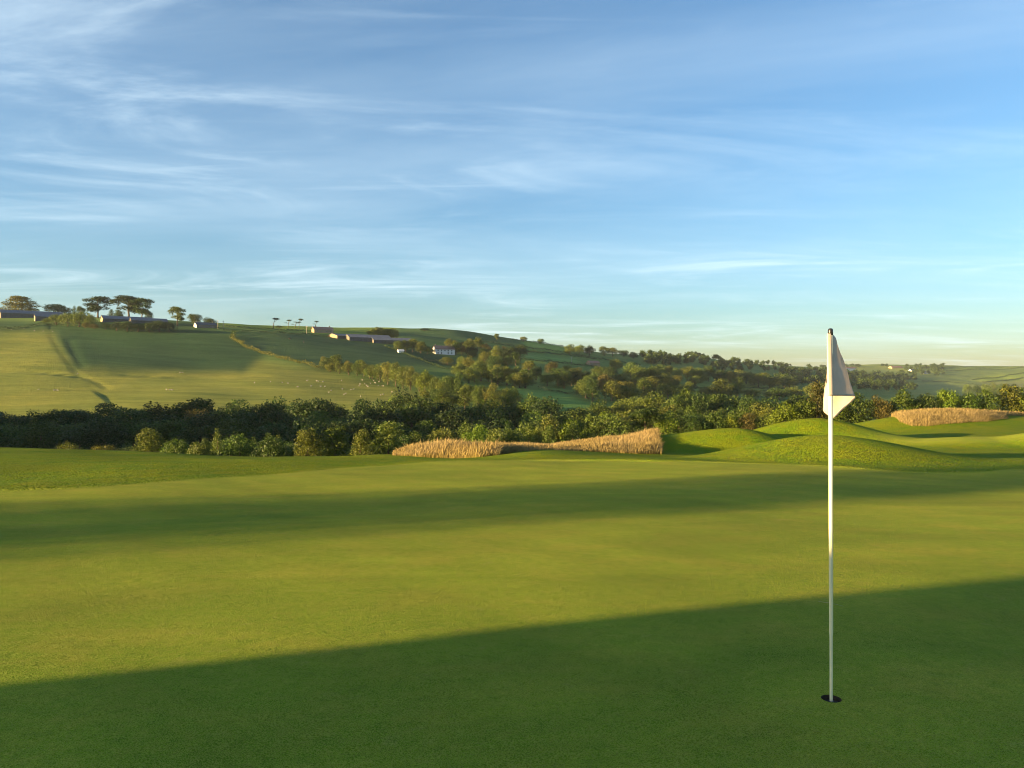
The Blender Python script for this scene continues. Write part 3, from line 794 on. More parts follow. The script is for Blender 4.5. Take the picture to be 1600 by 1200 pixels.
# --- middle slope
tree_row([('round', c, u, vt, vb, w, None) for c, u, vt, vb, w in (('deep',812,538,560,28),('olive',818,526,534,12),('ash',845,528,538,11))], "{} tree from the left along the ridge hedge right of centre", "ridge hedge trees")
tree_row([('round', c, u, vt, vb, w, None) for c, u, vt, vb, w in (('olive',890,538,554,20),('ash',905,537,554,20),('deep',921,540,556,18),('ash',944,541,556,20),('olive',957,543,557,18),('pine',974,546,557,18),('dark',990,550,560,18))], "{} tree from the left on the skyline around the distant white cottage", "skyline trees round the distant cottage")
tree_row([('round', c, u, vt, vb, w, None) for c, u, vt, vb, w in (('brown',862,565,588,22),('dark',872,575,603,36),('dark',893,576,603,28),('ash',886,569,584,16),('olive',812,578,606,28),('dark',838,572,594,20))], "{} tree from the left in the dark group below the hedged fields", "dark group below the hedged fields")
tree_row([('round', c, u, vt, vb, w, None) for c, u, vt, vb, w in (('ash',915,590,622,38),('brown',945,584,618,30),('olive',935,572,592,28),('gold',976,592,626,38),('olive',962,561,583,22),('ash',985,566,596,26),('olive',1000,567,602,30),('dark',1018,572,604,22),('ash',1030,569,594,20),('olive',1045,571,592,18))], "{} tree from the left in the broad group on the middle slope", "broad group on the middle slope")
tree_row([('round', c, u, vt, vb, w, None) for c, u, vt, vb, w in (('ash',1058,575,597,18),('olive',1074,569,594,22),('ash',1090,574,598,26),('dark',1107,571,596,24),('dark',1124,575,598,26),('deep',1142,578,598,26),('olive',1154,575,594,22),('dark',1166,580,600,22),('ash',1178,583,602,22),('olive',1193,582,602,22),('ash',1210,586,604,24),('olive',1226,585,606,24),('ash',1056,591,608,13),('brown',1080,592,611,16))], "{} tree from the left in the line across the right of the middle slope", "line across the middle slope")
def belt(pts, n, hpx, wpx, colours, seed, jit=4.0, kinds=('round', 'round', 'upright')):
    """trees scattered along a line on the slope, given by the photo points of their feet"""
    r = random.Random(seed); p = np.array(pts, float); out = []
    for i in range(n):
        u = p[0, 0]+(p[-1, 0]-p[0, 0])*(i+.5+r.uniform(-.4, .4))/n
        vb = float(np.interp(u, p[:, 0], p[:, 1]))+r.uniform(-jit, jit); h = hpx*r.uniform(.7, 1.25)
        out.append((r.choice(kinds), r.choice(colours), u, vb-h, vb, wpx*r.uniform(.75, 1.3), None))
    return out
GREENS = ['olive', 'ash', 'oak', 'dark', 'gold', 'ash']
tree_row(belt([(505,578),(590,590),(650,608),(720,628)], 13, 22, 20, GREENS, 81), "{} tree from the left filling the hedge line above the sheep", "filler of the hedge line above the sheep")
tree_row(belt([(715,592),(760,600),(830,606)], 8, 26, 24, GREENS, 82), "{} tree from the left thickening the belt below the white house", "thickening of the belt below the white house")
tree_row(belt([(655,628),(720,640),(815,646)], 10, 30, 26, GREENS, 83), "{} tree from the left just above the dark wood right of the flock", "trees just above the dark wood")
tree_row(belt([(690,548),(745,556),(812,572)], 8, 18, 20, ['oak', 'dark', 'olive', 'brown'], 84), "{} tree from the left in the grove to the right of the white house", "grove right of the white house")
tree_row(belt([(850,602),(930,606),(1050,602)], 11, 24, 26, GREENS, 85), "{} tree from the left along the hedge in the middle of the slope", "hedge trees in the middle of the slope")
tree_row(belt([(905,626),(960,630),(1015,628)], 6, 32, 30, GREENS, 86), "{} tree from the left in the low group above the central wood", "low group above the central wood")
tree_row(belt([(1015,600),(1120,602),(1245,608)], 12, 20, 24, GREENS, 87), "{} tree from the left in the second line right of the middle slope", "second line right of the middle slope")
tree_row(belt([(1010,622),(1120,622),(1290,626)], 14, 24, 30, GREENS, 88), "{} tree from the left in the low line before the pale field", "low line before the pale field")
# --- the wood in the valley
W_TOP = [(-60,648),(0,644),(40,648),(110,646),(125,646),(170,640),(200,636),(250,638),(290,631),(315,631),(335,641),(355,630),(400,626),(425,624),(455,631),(500,625),(540,634),(560,634),(615,616),(650,622),(680,631),(750,631),(800,625),(850,625),(885,634),(900,646),(930,640)]
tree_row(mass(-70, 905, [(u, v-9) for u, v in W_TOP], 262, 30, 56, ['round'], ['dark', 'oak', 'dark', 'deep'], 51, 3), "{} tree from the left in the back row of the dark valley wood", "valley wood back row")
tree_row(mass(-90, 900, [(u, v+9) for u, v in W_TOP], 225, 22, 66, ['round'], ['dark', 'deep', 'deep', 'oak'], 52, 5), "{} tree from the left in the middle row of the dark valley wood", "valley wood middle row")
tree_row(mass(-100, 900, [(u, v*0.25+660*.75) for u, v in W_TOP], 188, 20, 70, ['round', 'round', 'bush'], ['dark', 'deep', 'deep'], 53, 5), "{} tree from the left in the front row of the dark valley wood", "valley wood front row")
tree_row([('round', 'brown', 306, 630, None, 44, 250)], "russet brown tree standing out of the dark valley wood", None)
tree_row([('round', 'lime', 617, 615, None, 50, 262)], "tallest sunlit green tree rising out of the dark valley wood", None)
# --- right half: sunlit canopy between the middle slope and the golf course
C_TOP = [(905,636),(930,626),(960,624),(1000,612),(1060,610),(1120,608),(1180,612),(1240,616),(1300,618),(1360,616),(1420,612)]
tree_row(mass(905, 1290, C_TOP, 300, 17, 46, ['round'], ['oak', 'olive', 'ash', 'dark'], 61, 4), "{} tree from the left in the farthest row of the sunlit central wood", "central wood far row")
tree_row(mass(930, 1270, [(930,648),(1000,634),(1100,630),(1200,630),(1270,636)], 215, 14, 48, ['round'], ['oak', 'dark', 'olive', 'lime'], 62, 5), "{} tree from the left in the middle row of the sunlit central wood", "central wood middle row")
tree_row([(k, c, u, vt, None, w, 150) for k, c, u, vt, w in (('round','oak',820,656,40),('upright','olive',858,654,40),('round','lime',893,651,44),('upright','ash',925,650,34),('round','ash',958,644,58),('pine','dark',1008,641,50),('round','lime',1042,642,44),('round','dark',1085,644,54),('round','oak',1118,641,40),('round','lime',1143,640,34),('round','brown',1166,643,36),('round','oak',1192,640,40))], "{} sunlit tree from the left in the front row behind the golden grass", "front row behind the golden grass")
tree_row([(k, c, u, vt, None, w, 130) for k, c, u, vt, w in (('round','lime',1226,628,54),('round','oak',1255,622,46),('upright','brown',1278,602,34),('round','oak',1306,620,44),('round','oak',1340,611,50),('round','brown',1375,608,36),('round','oak',1412,607,48),('round','dark',1446,611,40),('round','lime',1478,605,40),('round','oak',1512,604,46),('round','oak',1545,606,44),('upright','olive',1578,603,38),('round','lime',1604,602,44),('round','oak',1650,600,50))], "{} tree from the left in the row behind the right mounds", "row behind the right mounds")
# --- small trees on the near brow, lit from the left
tree_row([('bush', c, u, vt, None, w, 105) for c, u, vt, w in (('olive',107,689,50),('gold',168,690,52),('olive',208,696,22))], "{} low sunlit bush from the left peeping over the left bank", "low bushes over the left bank")
tree_row([(k, c, u, vt, None, w, Y) for k, c, u, vt, w, Y in (('upright','olive',236,675,46,112),('bush','oak',275,683,52,106),('bush','olive',310,685,34,103),('cone','ash',340,674,24,112),('bush','oak',375,676,56,108),('bush','dark',425,679,58,106))], "{} leafy small tree from the left in the clump behind the left bank", "clump behind the left bank")
tree_row([(k, c, u, vt, None, w, Y) for k, c, u, vt, w, Y in (('upright','olive',481,672,42,104),('upright','oak',524,671,50,106),('upright','olive',564,676,32,102),('upright','olive',607,665,48,104))], "{} free-standing young tree from the left between bank and golden grass", "young trees left of the golden grass")
tree_row([(k, c, u, vt, None, w, Y) for k, c, u, vt, w, Y in (('round','gold',690,657,62,112),('round','lime',745,661,46,104),('round','olive',793,661,52,108))], "{} bushy small tree from the left directly behind the left golden grass", "small trees behind the left golden grass")
def thicket(n, u0, u1, tops, Y0, Y1, w0, w1, seed):
    r = random.Random(seed); t = np.array(tops, float); out = []
    for i in range(n):
        u = u0+(u1-u0)*(i+.5+r.uniform(-.45, .45))/n; k = r.choice(['bush', 'bush', 'round', 'upright', 'cone', 'bush'])
        out.append((k, r.choice(['oak', 'dark', 'olive', 'ash', 'oak', 'dark']), u, float(np.interp(u, t[:, 0], t[:, 1]))+r.uniform(-7, 7), None, r.uniform(w0, w1)*(.5 if k in ('upright', 'cone') else 1), r.uniform(Y0, Y1)))
    return out
tree_row(thicket(17, 195, 470, [(195,694),(300,690),(380,684),(470,690)], 116, 136, 34, 66, 91), "{} shrub from the left in the thicket behind the left bank", "thicket behind the left bank")
tree_row(thicket(18, 470, 900, [(470,692),(600,688),(700,672),(900,664)], 118, 140, 34, 66, 92), "{} shrub from the left in the scrub behind young trees and golden grass", "scrub behind the golden grass")
# --- far right
tree_row([('round', 'dark', u, vt, vb, w, None) for u, vt, vb, w in ((1285,569,575,10),(1322,568.5,574,9),(1331,568,574,10),(1340,568.5,574,10),(1379,567.5,572.5,6),(1385,568,572.5,6),(1458,567.5,572,9),(1470,569,573,8))], "{} tiny tree from the left on the farthest right skyline", "tiny skyline trees far right")
def distant_wood(spots, label, seed):
    """a far wood that reads as one mass: every crown a cloud of leaf clumps"""
    r = random.Random(seed); blobs = []
    for (u0, u1, v0, v1, n, y0, hh) in spots:
        for _ in range(n):
            x, y, z = hit(r.uniform(u0, u1), r.uniform(v0, v1), y0); h = hh*r.uniform(.7, 1.3); w = h*.5
            for q in range(4): blobs.append((x+r.uniform(-.5, .5)*w, y+r.uniform(-.5, .5)*w, z+h*r.uniform(.25, .85), w*.55, w*.55, h*.24))
    org = np.array(blobs)[:, :3].mean(0); B = np.array(blobs); B[:, :3] -= org
    V, Q = leaf_cloud(B, len(blobs)*70, 2.2, seed)
    o = link('distant_wood', np_mesh('distant_wood', V, [Q], M_LEAF)); o.location = org; o.color = (*LEAFC['dark'], 1)
    tag(o, label, 'wood', kind='stuff')
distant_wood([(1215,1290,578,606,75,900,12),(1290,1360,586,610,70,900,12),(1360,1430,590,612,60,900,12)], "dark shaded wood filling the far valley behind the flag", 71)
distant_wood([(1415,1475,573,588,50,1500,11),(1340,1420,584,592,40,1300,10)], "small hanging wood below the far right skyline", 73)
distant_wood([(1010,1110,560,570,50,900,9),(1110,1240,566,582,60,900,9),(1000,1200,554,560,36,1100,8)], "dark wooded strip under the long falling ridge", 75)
tree_row(mass(1500, 1620, [(1500,600),(1540,597),(1620,606)], 1300, 8, 16, ['round', 'bush'], ['dark', 'ash'], 74, 3, .08), "{} small tree from the left among the far right fields", "small trees among the far right fields")

# --- trees out of the picture on the left; their long shadows cross the green
for (x, y, h, w, lb) in ((-82., -23.6, 10.4, 5.0, "tall tree out of view whose shadow bands the green"), (-88., -24.0, 11.2, 5.0, "broader tree out of view whose shadow bands the green"), (-120., -39.6, 14.2, 5.2, "farthest tree out of view whose shadow bands the green")):
    put_tree('sparse', x, y, z_at(x, y), h, w, 'oak', lb)

# ------------------------------------------------------------------ hedges
def hedge(pts, height, width, colour, label, y0=300.0, group='field hedges', per=3.2, leaf=.75):
    P = [hit(u, v, y0) for u, v in pts]
    r = np.random.default_rng(int(pts[0][0]*7+pts[0][1]))
    P2 = np.array([(p[0], p[1]) for p in P]); seg = np.linalg.norm(np.diff(P2, axis=0), axis=1); L = seg.sum(); cum = np.concatenate([[0], np.cumsum(seg)])
    n = int(min(14000, max(400, L*per*height*1.6)))
    s = r.uniform(0, L, n); x = np.interp(s, cum, P2[:, 0]); y = np.interp(s, cum, P2[:, 1])
    hv = height*(.75+.3*np.sin(s*.21+1)+.25*np.sin(s*.57)+.12*np.sin(s*1.7))
    hv = np.maximum(hv, height*.45)
    a = r.uniform(0, np.pi, n)
    ox = r.normal(size=n)*width*.32; oy = r.normal(size=n)*width*.32; oz = np.sqrt(r.random(n))*hv
    C = np.stack([x+ox, y+oy, zfun(x+ox, y+oy)+oz], 1)
    nr = r.normal(size=(n, 3)); nr[:, 2] += .4; nr /= np.linalg.norm(nr, axis=1, keepdims=True)
    t = np.cross(nr, r.normal(size=(n, 3))); t /= np.linalg.norm(t, axis=1, keepdims=True); b = np.cross(nr, t)
    sz = (leaf*r.uniform(.6, 1.4, n))[:, None]
    V = np.stack([C-t*sz*.5, C+b*sz*.35, C+t*sz*.5, C-b*sz*.35], 1)
    org = np.array(P[0]); V = (V-org).reshape(-1, 3)
    o = link('hedge', np_mesh('hedge', V, [np.arange(4*n).reshape(-1, 4)], M_LEAF)); o.location = org
    o.color = (*LEAFC[colour], 1)
    tag(o, label, 'hedge', group)
hedge([(362,528),(372,535),(388,545),(405,551),(440,561),(470,568),(500,576)], 3.0, 3.4, 'gold', "thick sunlit golden hedge curving down between the two hill pastures")
hedge([(366,521),(362,529)], 3.0, 3.0, 'dark', "short dark hedge stub above the golden curving hedge")
hedge([(340,515),(380,519),(440,521),(480,523),(540,529),(600,537),(640,541)], 2.0, 2.6, 'deep', "long dark hedge along the top of the right hill pasture")
hedge([(350,510),(385,513),(475,516.5)], 1.6, 2.2, 'deep', "dark hedge along the lane beneath the windswept pines")
hedge([(0,516),(20,514),(60,509),(85,507)], 2.6, 2.6, 'deep', "dark hedge sloping up to the farm from the left edge")
hedge([(640,560),(680,565),(720,574),(755,577)], 2.4, 2.6, 'deep', "dark hedge below the isolated bush under the white house")
hedge([(600,541),(640,556),(690,575),(712,578)], 1.6, 2.0, 'dark', "hedge running down the slope left of the white house")
hedge([(740,534),(800,541),(860,548),(930,560)], 2.4, 3.0, 'deep', "upper dark hedge across the ridge right of the white house")
hedge([(800,531),(850,536),(880,541)], 2.0, 3.0, 'deep', "dark skyline hedge right of centre")
hedge([(812,549),(860,553),(920,560),(1000,571)], 2.6, 3.0, 'deep', "second dark hedge down across the hedged fields")
hedge([(812,561),(850,566),(905,571),(940,575)], 2.6, 3.0, 'deep', "third dark hedge down across the hedged fields")
hedge([(842,610),(870,614),(905,618)], 2.6, 3.0, 'deep', "dark hedge patch left of the middle slope trees")
hedge([(1000,603),(1060,606),(1150,606),(1240,608)], 2.0, 2.4, 'deep', "low dark hedge across the pale field on the middle slope")
hedge([(1130,590),(1165,592)], 5.0, 4.0, 'deep', "tall dark clipped hedge block behind the middle slope")
hedge([(1150,614),(1200,612),(1250,613)], 2.0, 2.4, 'dark', "low hedge in front of the pale field by the flag")
hedge([(1440,596),(1480,597),(1520,601),(1548,605)], 3.0, 4.0, 'deep', "dark hedge crossing the far right valley fields", 1000)
hedge([(1518,594),(1560,590),(1600,583),(1640,580)], 2.4, 4.0, 'dark', "hedge above the bright green far field", 1500)
hedge([(1535,598),(1570,595),(1600,590),(1640,586)], 3.0, 4.0, 'deep', "hedge below the bright green far field", 1500)
hedge([(1478,580),(1540,577),(1600,574.5)], 2.4, 4.0, 'dark', "thin hedge just below the far right skyline", 1800)
hedge([(1470,574.5),(1540,574),(1600,573.5)], 2.4, 4.0, 'dark', "thin hedge on the far right skyline", 2200)

# ------------------------------------------------------------------ buildings
def building(name, u, v, L, D, H, roof_h, rot, walls, roof, gable, label, windows=(), chimneys=(), y0=300.0, group=None, door=False):
    """long side L faces the viewer, gables at both ends; origin at the front left foot"""
    x, y, z = hit(u, v, y0)
    root = link(name, None); root.location = (x, y, z-.3); root.rotation_euler = (0, 0, R(rot))
    tag(root, label, 'building' if 'barn' not in name else 'barn', group)
    w = MB()
    w.add([(0,0,-3),(L,0,-3),(L,D,-3),(0,D,-3),(0,0,H),(L,0,H),(L,D,H),(0,D,H)], [(0,1,5,4),(2,3,7,6)])
    w.build('wall', walls, root)
    for X0 in (0, L):
        g = MB()
        if X0 == 0: g.add([(0,0,-3),(0,D,-3),(0,D,H),(0,D/2,H+roof_h),(0,0,H)], [(0,4,3,2,1)])
        else: g.add([(L,0,-3),(L,D,-3),(L,D,H),(L,D/2,H+roof_h),(L,0,H)], [(0,1,2,3,4)])
        g.build('gable', gable, root)
    rf = MB(); e = .5; t = .25; k = roof_h/(D/2)
    for s in (0, 1):
        ya, yb = (-e, D/2) if s == 0 else (D+e, D/2)
        za, zb = H-e*k, H+roof_h
        rf.add([(-e,ya,za+.02),(L+e,ya,za+.02),(L+e,yb,zb+.02),(-e,yb,zb+.02),(-e,ya,za+t),(L+e,ya,za+t),(L+e,yb,zb+t),(-e,yb,zb+t)],
               [(0,3,2,1),(4,5,6,7),(0,1,5,4),(1,2,6,5),(2,3,7,6),(3,0,4,7)])
    ro = rf.build('roof', roof, root)
    for c in chimneys:
        m = MB(); m.box(c-.45, c+.45, D/2-.4, D/2+.4, H+roof_h-.6, H+roof_h+1.5); m.build('chimney', M_STONE, ro)
    for (wx, wz, ww, wh) in windows:
        m = MB(); m.box(wx, wx+ww, -.06, -.003, wz, wz+wh); o = m.build('window', M_WHITE if walls is not M_WHITE else M_GLASS, root)
        m = MB(); m.box(wx+.1, wx+ww-.1, -.09, -.063, wz+.1, wz+wh-.1); m.build('pane', M_GLASS, o)
    return root
building('barn', 1, 497, 58, 15, 6.4, 3.6, 36, M_TIMBER, M_SHEET, M_RENDER, "long grey barn with sunlit gable at the left edge of the hilltop")
building('barn', 55, 502, 50, 14, 5.4, 3.4, 36, M_TIMBER, M_SHEET, M_RENDER, "lower long grey barn with bright orange gable behind the bushes")
building('barn', 161, 504, 44, 13, 4.4, 3.2, 38, M_TIMBER, M_SHEET, M_RENDER, "grey-roofed farm barn with small sunlit gable under the tall pines")
building('barn', 206, 506, 32, 11, 4.0, 2.8, 38, M_TIMBER, M_SHEET, M_STONE, "pale-roofed shed above the dark shrub belt")
building('cottage', 307, 512, 19, 8, 3.4, 2.4, 40, M_STONE, M_SLATE, M_WHITE, "dark-fronted roadside cottage with white gable on the hilltop", [(3,1.2,1.3,1.3),(7,1.2,1.3,1.3),(11,1.2,2.0,1.3),(15,1.2,1.3,1.3)], (2, 17))
building('farmhouse', 491, 520, 22, 8, 4.2, 3.0, 36, M_RENDER, M_TERRA, M_RENDER, "brown-roofed pale house beside the lane below the ridge", [(3,1.8,1.2,1.4),(8,1.8,1.2,1.4),(13,1.8,1.2,1.4),(18,1.8,1.2,1.4)], (3, 19))
building('barn', 527, 529, 16, 20, 3.4, 2.4, 44, M_TIMBER, M_SHEET, M_RENDER, "barn with wide yellow sunlit end on the slope below the ridge")
building('barn', 546, 532, 44, 15, 3.8, 3.2, 30, M_TIMBER, M_SHEET, M_STONE, "long grey-roofed barn right of the yellow barn end")
building('barn', 584, 536, 42, 13, 3.6, 2.8, 28, M_TIMBER, M_SHEET, M_STONE, "lower grey-roofed barn below the ridge clump")
hs = building('farmhouse', 681, 553, 20, 8.5, 5.2, 3.4, 27, M_WHITE, M_TERRA, M_WHITE, "white two-storey house with clay roof among trees on the hillside", [(1.8,.6,1.1,1.5),(5.4,.6,1.1,1.5),(12.4,.6,1.1,1.5),(16.2,.6,1.1,1.5),(1.8,3.2,1.1,1.3),(5.4,3.2,1.1,1.3),(9,3.2,1.1,1.3),(12.4,3.2,1.1,1.3),(16.2,3.2,1.1,1.3)], (1.5, 18.5))
building('shed', 623, 551, 5, 3.5, 2.2, 1.0, 27, M_WHITE, M_WHITE, M_WHITE, "tiny white shed at the field edge left of the white house")
building('cottage', 915, 551, 9, 7, 4.0, 2.6, 20, M_WHITE, M_SLATE, M_WHITE, "tiny white cottage among the skyline trees")
building('cottage', 922, 571, 14, 8, 3.2, 2.6, 30, M_RENDER, M_TERRA, M_RENDER, "small pinkish house among bushes on the hedged fields", [(3,1,1.2,1.3),(9,1,1.2,1.3)])
building('farmhouse', 1322, 578.5, 40, 12, 6, 4, 25, M_WHITE, M_TERRA, M_WHITE, "distant white farmhouse right of the flag on the far hill", y0=1800)
building('barn', 1394, 576, 44, 16, 5, 4, 20, M_RENDER, M_TERRA, M_RENDER, "distant reddish barn beside the bare soil field on the far hill", y0=1800)
building('cottage', 1424, 581, 18, 10, 5, 4, 25, M_WHITE, M_SLATE, M_WHITE, "distant tiny pale cottage left of the hanging wood", y0=1500)
building('cottage', 1444, 584, 20, 10, 5, 4, 25, M_WHITE, M_SLATE, M_WHITE, "distant tiny pale cottage below the hanging wood", y0=1500)

# ------------------------------------------------------------------ poles along the lanes
def utility_pole(u, v, h, label, y0=300.0):
    x, y, z = hit(u, v, y0)
    root = link('utility_pole', None); root.location = (x, y, z); tag(root, label, 'pole', 'utility poles')
    m = MB(); m.tube([(0,0,-.5),(0,0,h*.5),(0,0,h)], [.24, .21, .17], 8); m.build('post', M_POST, root, True)
    m = MB(); m.box(-1.0, 1.0, -.09, .09, h-.9, h-.7); m.build('crossarm', M_POST, root)
    for s in (-.85, 0, .85):
        m = MB(); m.tube([(s,0,h-.7),(s,0,h-.45)], [.07, .05], 6); m.build('insulator', M_WHITE, root)
utility_pole(340.5, 514, 8.5, "pale pole standing right of the roadside cottage")
utility_pole(349, 513, 7.5, "thin pole on the skyline right of the cottage pole")
utility_pole(479, 522, 8.5, "pole beside the lane left of the brown-roofed house")
utility_pole(520, 526, 7.5, "pole right of the brown-roofed house")
utility_pole(893, 569, 8.5, "pole in the hedged fields right of centre")
utility_pole(1135, 598, 7.5, "pole in the pale field on the middle slope")
utility_pole(1240, 597, 7.5, "pole left of the flag in the far trees")

# ------------------------------------------------------------------ livestock
def sheep_mesh():
    m = MB()
    m.ball((0,0,.58), (.52,.27,.28), 10, 7); m.ball((-.1,0,.62), (.42,.28,.27), 8, 6)
    m.tube([(.42,0,.68),(.58,0,.80)], [.13,.10], 7); m.ball((.66,0,.80), (.15,.085,.095), 8, 6)
    for sx, sy in ((.3,.13),(.3,-.13),(-.32,.13),(-.32,-.13)): m.tube([(sx,sy,.45),(sx*1.02,sy,.2),(sx,sy,-.05)], [.075,.05,.045], 6)
    for sy in (.09,-.09): m.ball((.60,sy,.87), (.03,.06,.02), 6, 4)
    m.ball((-.53,0,.55), (.07,.05,.12), 6, 4)
    return m.mesh('sheep', M_WOOL, True)
SH = sheep_mesh()
z2 = [(90,625),(165,630),(200,635),(260,658),(320,618),(345,652),(380,620),(390,622),(405,655),(420,625),(430,655),(455,692),(470,680),(535,618),(540,670),(550,705),(595,675),(610,672),(645,650),(655,718),(665,615),(680,638),(690,648),(700,655),(715,635),(735,618),(745,632),(765,650),(770,625),(785,650),(795,652),(780,708),(795,705),(850,690),(650,640),(560,700)]
z1 = [(340,680),(352,678),(362,680),(240,675),(485,575),(1125,568),(1140,568),(1040,675),(1060,677),(1075,677),(1590,632),(70,298),(150,292),(215,305),(270,308),(330,310)]
def put_sheep(u, v, label, group):
    x, y, z = hit(u, v+1)
    o = link('sheep', SH); o.location = (x, y, z); o.rotation_euler = (0, 0, random.uniform(0, 6.28)); f = random.uniform(.82, 1.02); o.scale = (f, f, f)
    tag(o, label, 'sheep', group)
for x, y in z2: put_sheep(400+x/4, 440+y/4, "white sheep of the flock scattered over the pasture left of the tall tree row", "flock beside the tall row")
for x, y in z1:
    u, v = x/4, 440+y/4
    if v < 520: put_sheep(u, v, "white sheep below the dark hedge at the top left of the hill", "sheep at the hilltop hedge")
    elif u < 130: put_sheep(u, v, "white sheep low on the far left pasture near the track", "sheep near the track")
    else: put_sheep(u, v, "white sheep strayed between the track and the main flock", "strayed sheep")
def cow(u, v, label):
    x, y, z = hit(u, v); m = MB()
    m.ball((0,0,1.0), (.95,.38,.42), 10, 7); m.tube([(.75,0,1.15),(1.1,0,.9),(1.25,0,.55)], [.24,.18,.13], 8); m.ball((1.32,0,.42), (.2,.14,.2), 8, 6)
    for sx, sy in ((.6,.2),(.6,-.2),(-.65,.2),(-.65,-.2)): m.tube([(sx,sy,.8),(sx,sy,.4),(sx,sy,-.05)], [.15,.09,.08], 6)
    m.tube([(-.95,0,1.2),(-1.02,0,.6)], [.04,.03], 5)
    o = m.build('cow', M_HIDE, None, True); o.location = (x, y, z); o.rotation_euler = (0, 0, random.uniform(0, 6)); tag(o, label, 'cow', 'dark cattle')
cow(453, 530.5, "dark cow high in the pasture under the windswept pines")
cow(474.5, 535.5, "dark cow lower in the pasture under the windswept pines")

# ------------------------------------------------------------------ tall golden grass
def tall_grass(name, front, depth, n, h0, h1, label, y0, ymax=1e9, prof=((0, 1), (2000, 1))):
    """front: photo outline of the foot of the grass; depth in metres behind it"""
    r = np.random.default_rng(int(front[0][0]))
    fu = np.array([p[0] for p in front], float); fy = np.array([hit(u, v, y0, 110.0)[1] for u, v in front])
    u = r.uniform(fu[0], fu[-1], n); d = r.random(n)**1.25*depth
    yf = np.interp(u, fu, fy)+np.abs(r.normal(0, .8, n))+.25*np.sin(u*.043)
    Y = np.minimum(yf+d, ymax); X = (u-CX)/F*yf + (u-CX)/F*d*.8
    Z = zfun(X, Y)
    edge = np.interp(u, [p[0] for p in prof], [p[1] for p in prof])
    tuft = .92+.09*np.sin(X*1.9+Y*1.3)*np.sin(X*.8-Y*1.7)+.05*np.sin(X*4.7+1)*np.sin(Y*3.9)
    h = r.uniform(h0, h1, n)*edge*tuft*r.uniform(.45, 1.12, n)*np.minimum(1, .42+(Y-yf)/2.6)
    tall = r.random(n) < .03; h = np.where(tall, h*1.22, h)
    a = r.uniform(0, 2*np.pi, n); w = r.uniform(.005, .013, n)
    la = r.normal(.35, 1.1, n); lean = np.abs(r.normal(0, .34, n))*h+.05*h
    lx, ly = np.cos(la)*lean, np.sin(la)*lean
    wx, wy = np.cos(a)*w, np.sin(a)*w
    B = np.stack([X, Y, Z-.03], 1)
    def at(t, bend, ww): 
        c = B + np.stack([lx*bend, ly*bend, h*t], 1); o = np.stack([wx*ww, wy*ww, np.zeros(n)], 1); return c-o, c+o
    p0, p1 = at(0, 0, .8); q0, q1 = at(.55, .3, .7); s0, s1 = at(.82, .65, 1.25); e0, e1 = at(1.0, 1.0, .25)
    V = np.stack([p0, p1, q1, q0, s1, s0, e1, e0], 1).reshape(-1, 3)
    k = np.arange(n)*8
    Q = np.concatenate([np.stack([k, k+1, k+2, k+3], 1), np.stack([k+3, k+2, k+4, k+5], 1), np.stack([k+5, k+4, k+6, k+7], 1)])
    org = np.array([X.mean(), Y.mean(), Z.min()])
    me = np_mesh(name, V-org, [Q], M_STRAW)
    at_ = me.attributes.new("along", 'FLOAT', 'POINT'); at_.data.foreach_set("value", np.tile(np.array([0, 0, .5, .5, .9, .9, 1, 1], np.float32), n))
    o = link(name, me); o.location = org
    tag(o, label, 'tall grass', kind='stuff')
tall_grass('tall_grass', [(612,712),(650,714),(700,716.5),(745,717),(780,711),(800,707.5),(830,704),(866,702.5)], 9.5, 70000, .50, .80, "tall golden grass patch left of centre beyond the green", 30, 1e9, ((612,.35),(635,.75),(690,1.12),(760,.92),(800,.62),(866,.30)))
tall_grass('tall_grass', [(866,704),(900,706),(950,709),(1000,711.5),(1034,712)], 10.5, 70000, .38, .52, "tall golden grass block with square right end beside the mounds", 34, 49.5, ((866,.5),(920,.75),(1000,1.0),(1034,1.05)))
tall_grass('tall_grass', [(1398,652),(1406,660),(1425,666),(1450,666.5),(1500,663),(1545,659),(1576,654)], 12, 60000, .40, .56, "tall golden grass capping the far right mound", 50, 70, ((1398,.6),(1412,1.0),(1530,1.0),(1576,.5)))
tall_grass('tall_grass', [(1556,650),(1600,650),(1680,650)], 4.0, 16000, .35, .5, "thin strip of tall golden grass at the right edge behind the mound", 58, 78)

# ------------------------------------------------------------------ the hole and the flagstick
HX, HY = 1.775, 4.27
HZ0 = z_at(HX, HY)
m_soil = plain("soil", (0.045, 0.032, 0.020), .95, .3, 60); m_cup = plain("cup_plastic", (0.06, 0.06, 0.06), .6, .1, 30)
hole = link('golf_hole', None); hole.location = (HX, HY, HZ0); tag(hole, "round golf hole cut in the green at the foot of the flagstick", 'golf hole')
def ring_wall(r, z0, z1, n=48):
    vs = []; fs = []
    for k in range(n):
        a = 2*math.pi*k/n; vs += [(r*math.cos(a), r*math.sin(a), z0), (r*math.cos(a), r*math.sin(a), z1)]
    for k in range(n):
        b = (k+1) % n; fs.append((2*k, 2*k+1, 2*b+1, 2*b))
    return vs, fs
m = MB(); m.add(*ring_wall(.0545, -.03, .0005)); m.build('soil_wall', m_soil, hole, True)
m = MB(); m.add(*ring_wall(.0525, -.16, -.026)); vs, fs = ring_wall(.0525, -.026, -.026)
m.add([(.0525*math.cos(2*math.pi*k/48), .0525*math.sin(2*math.pi*k/48), -.16) for k in range(48)], [tuple(range(48))])
m.build('cup_liner', m_cup, hole, True)

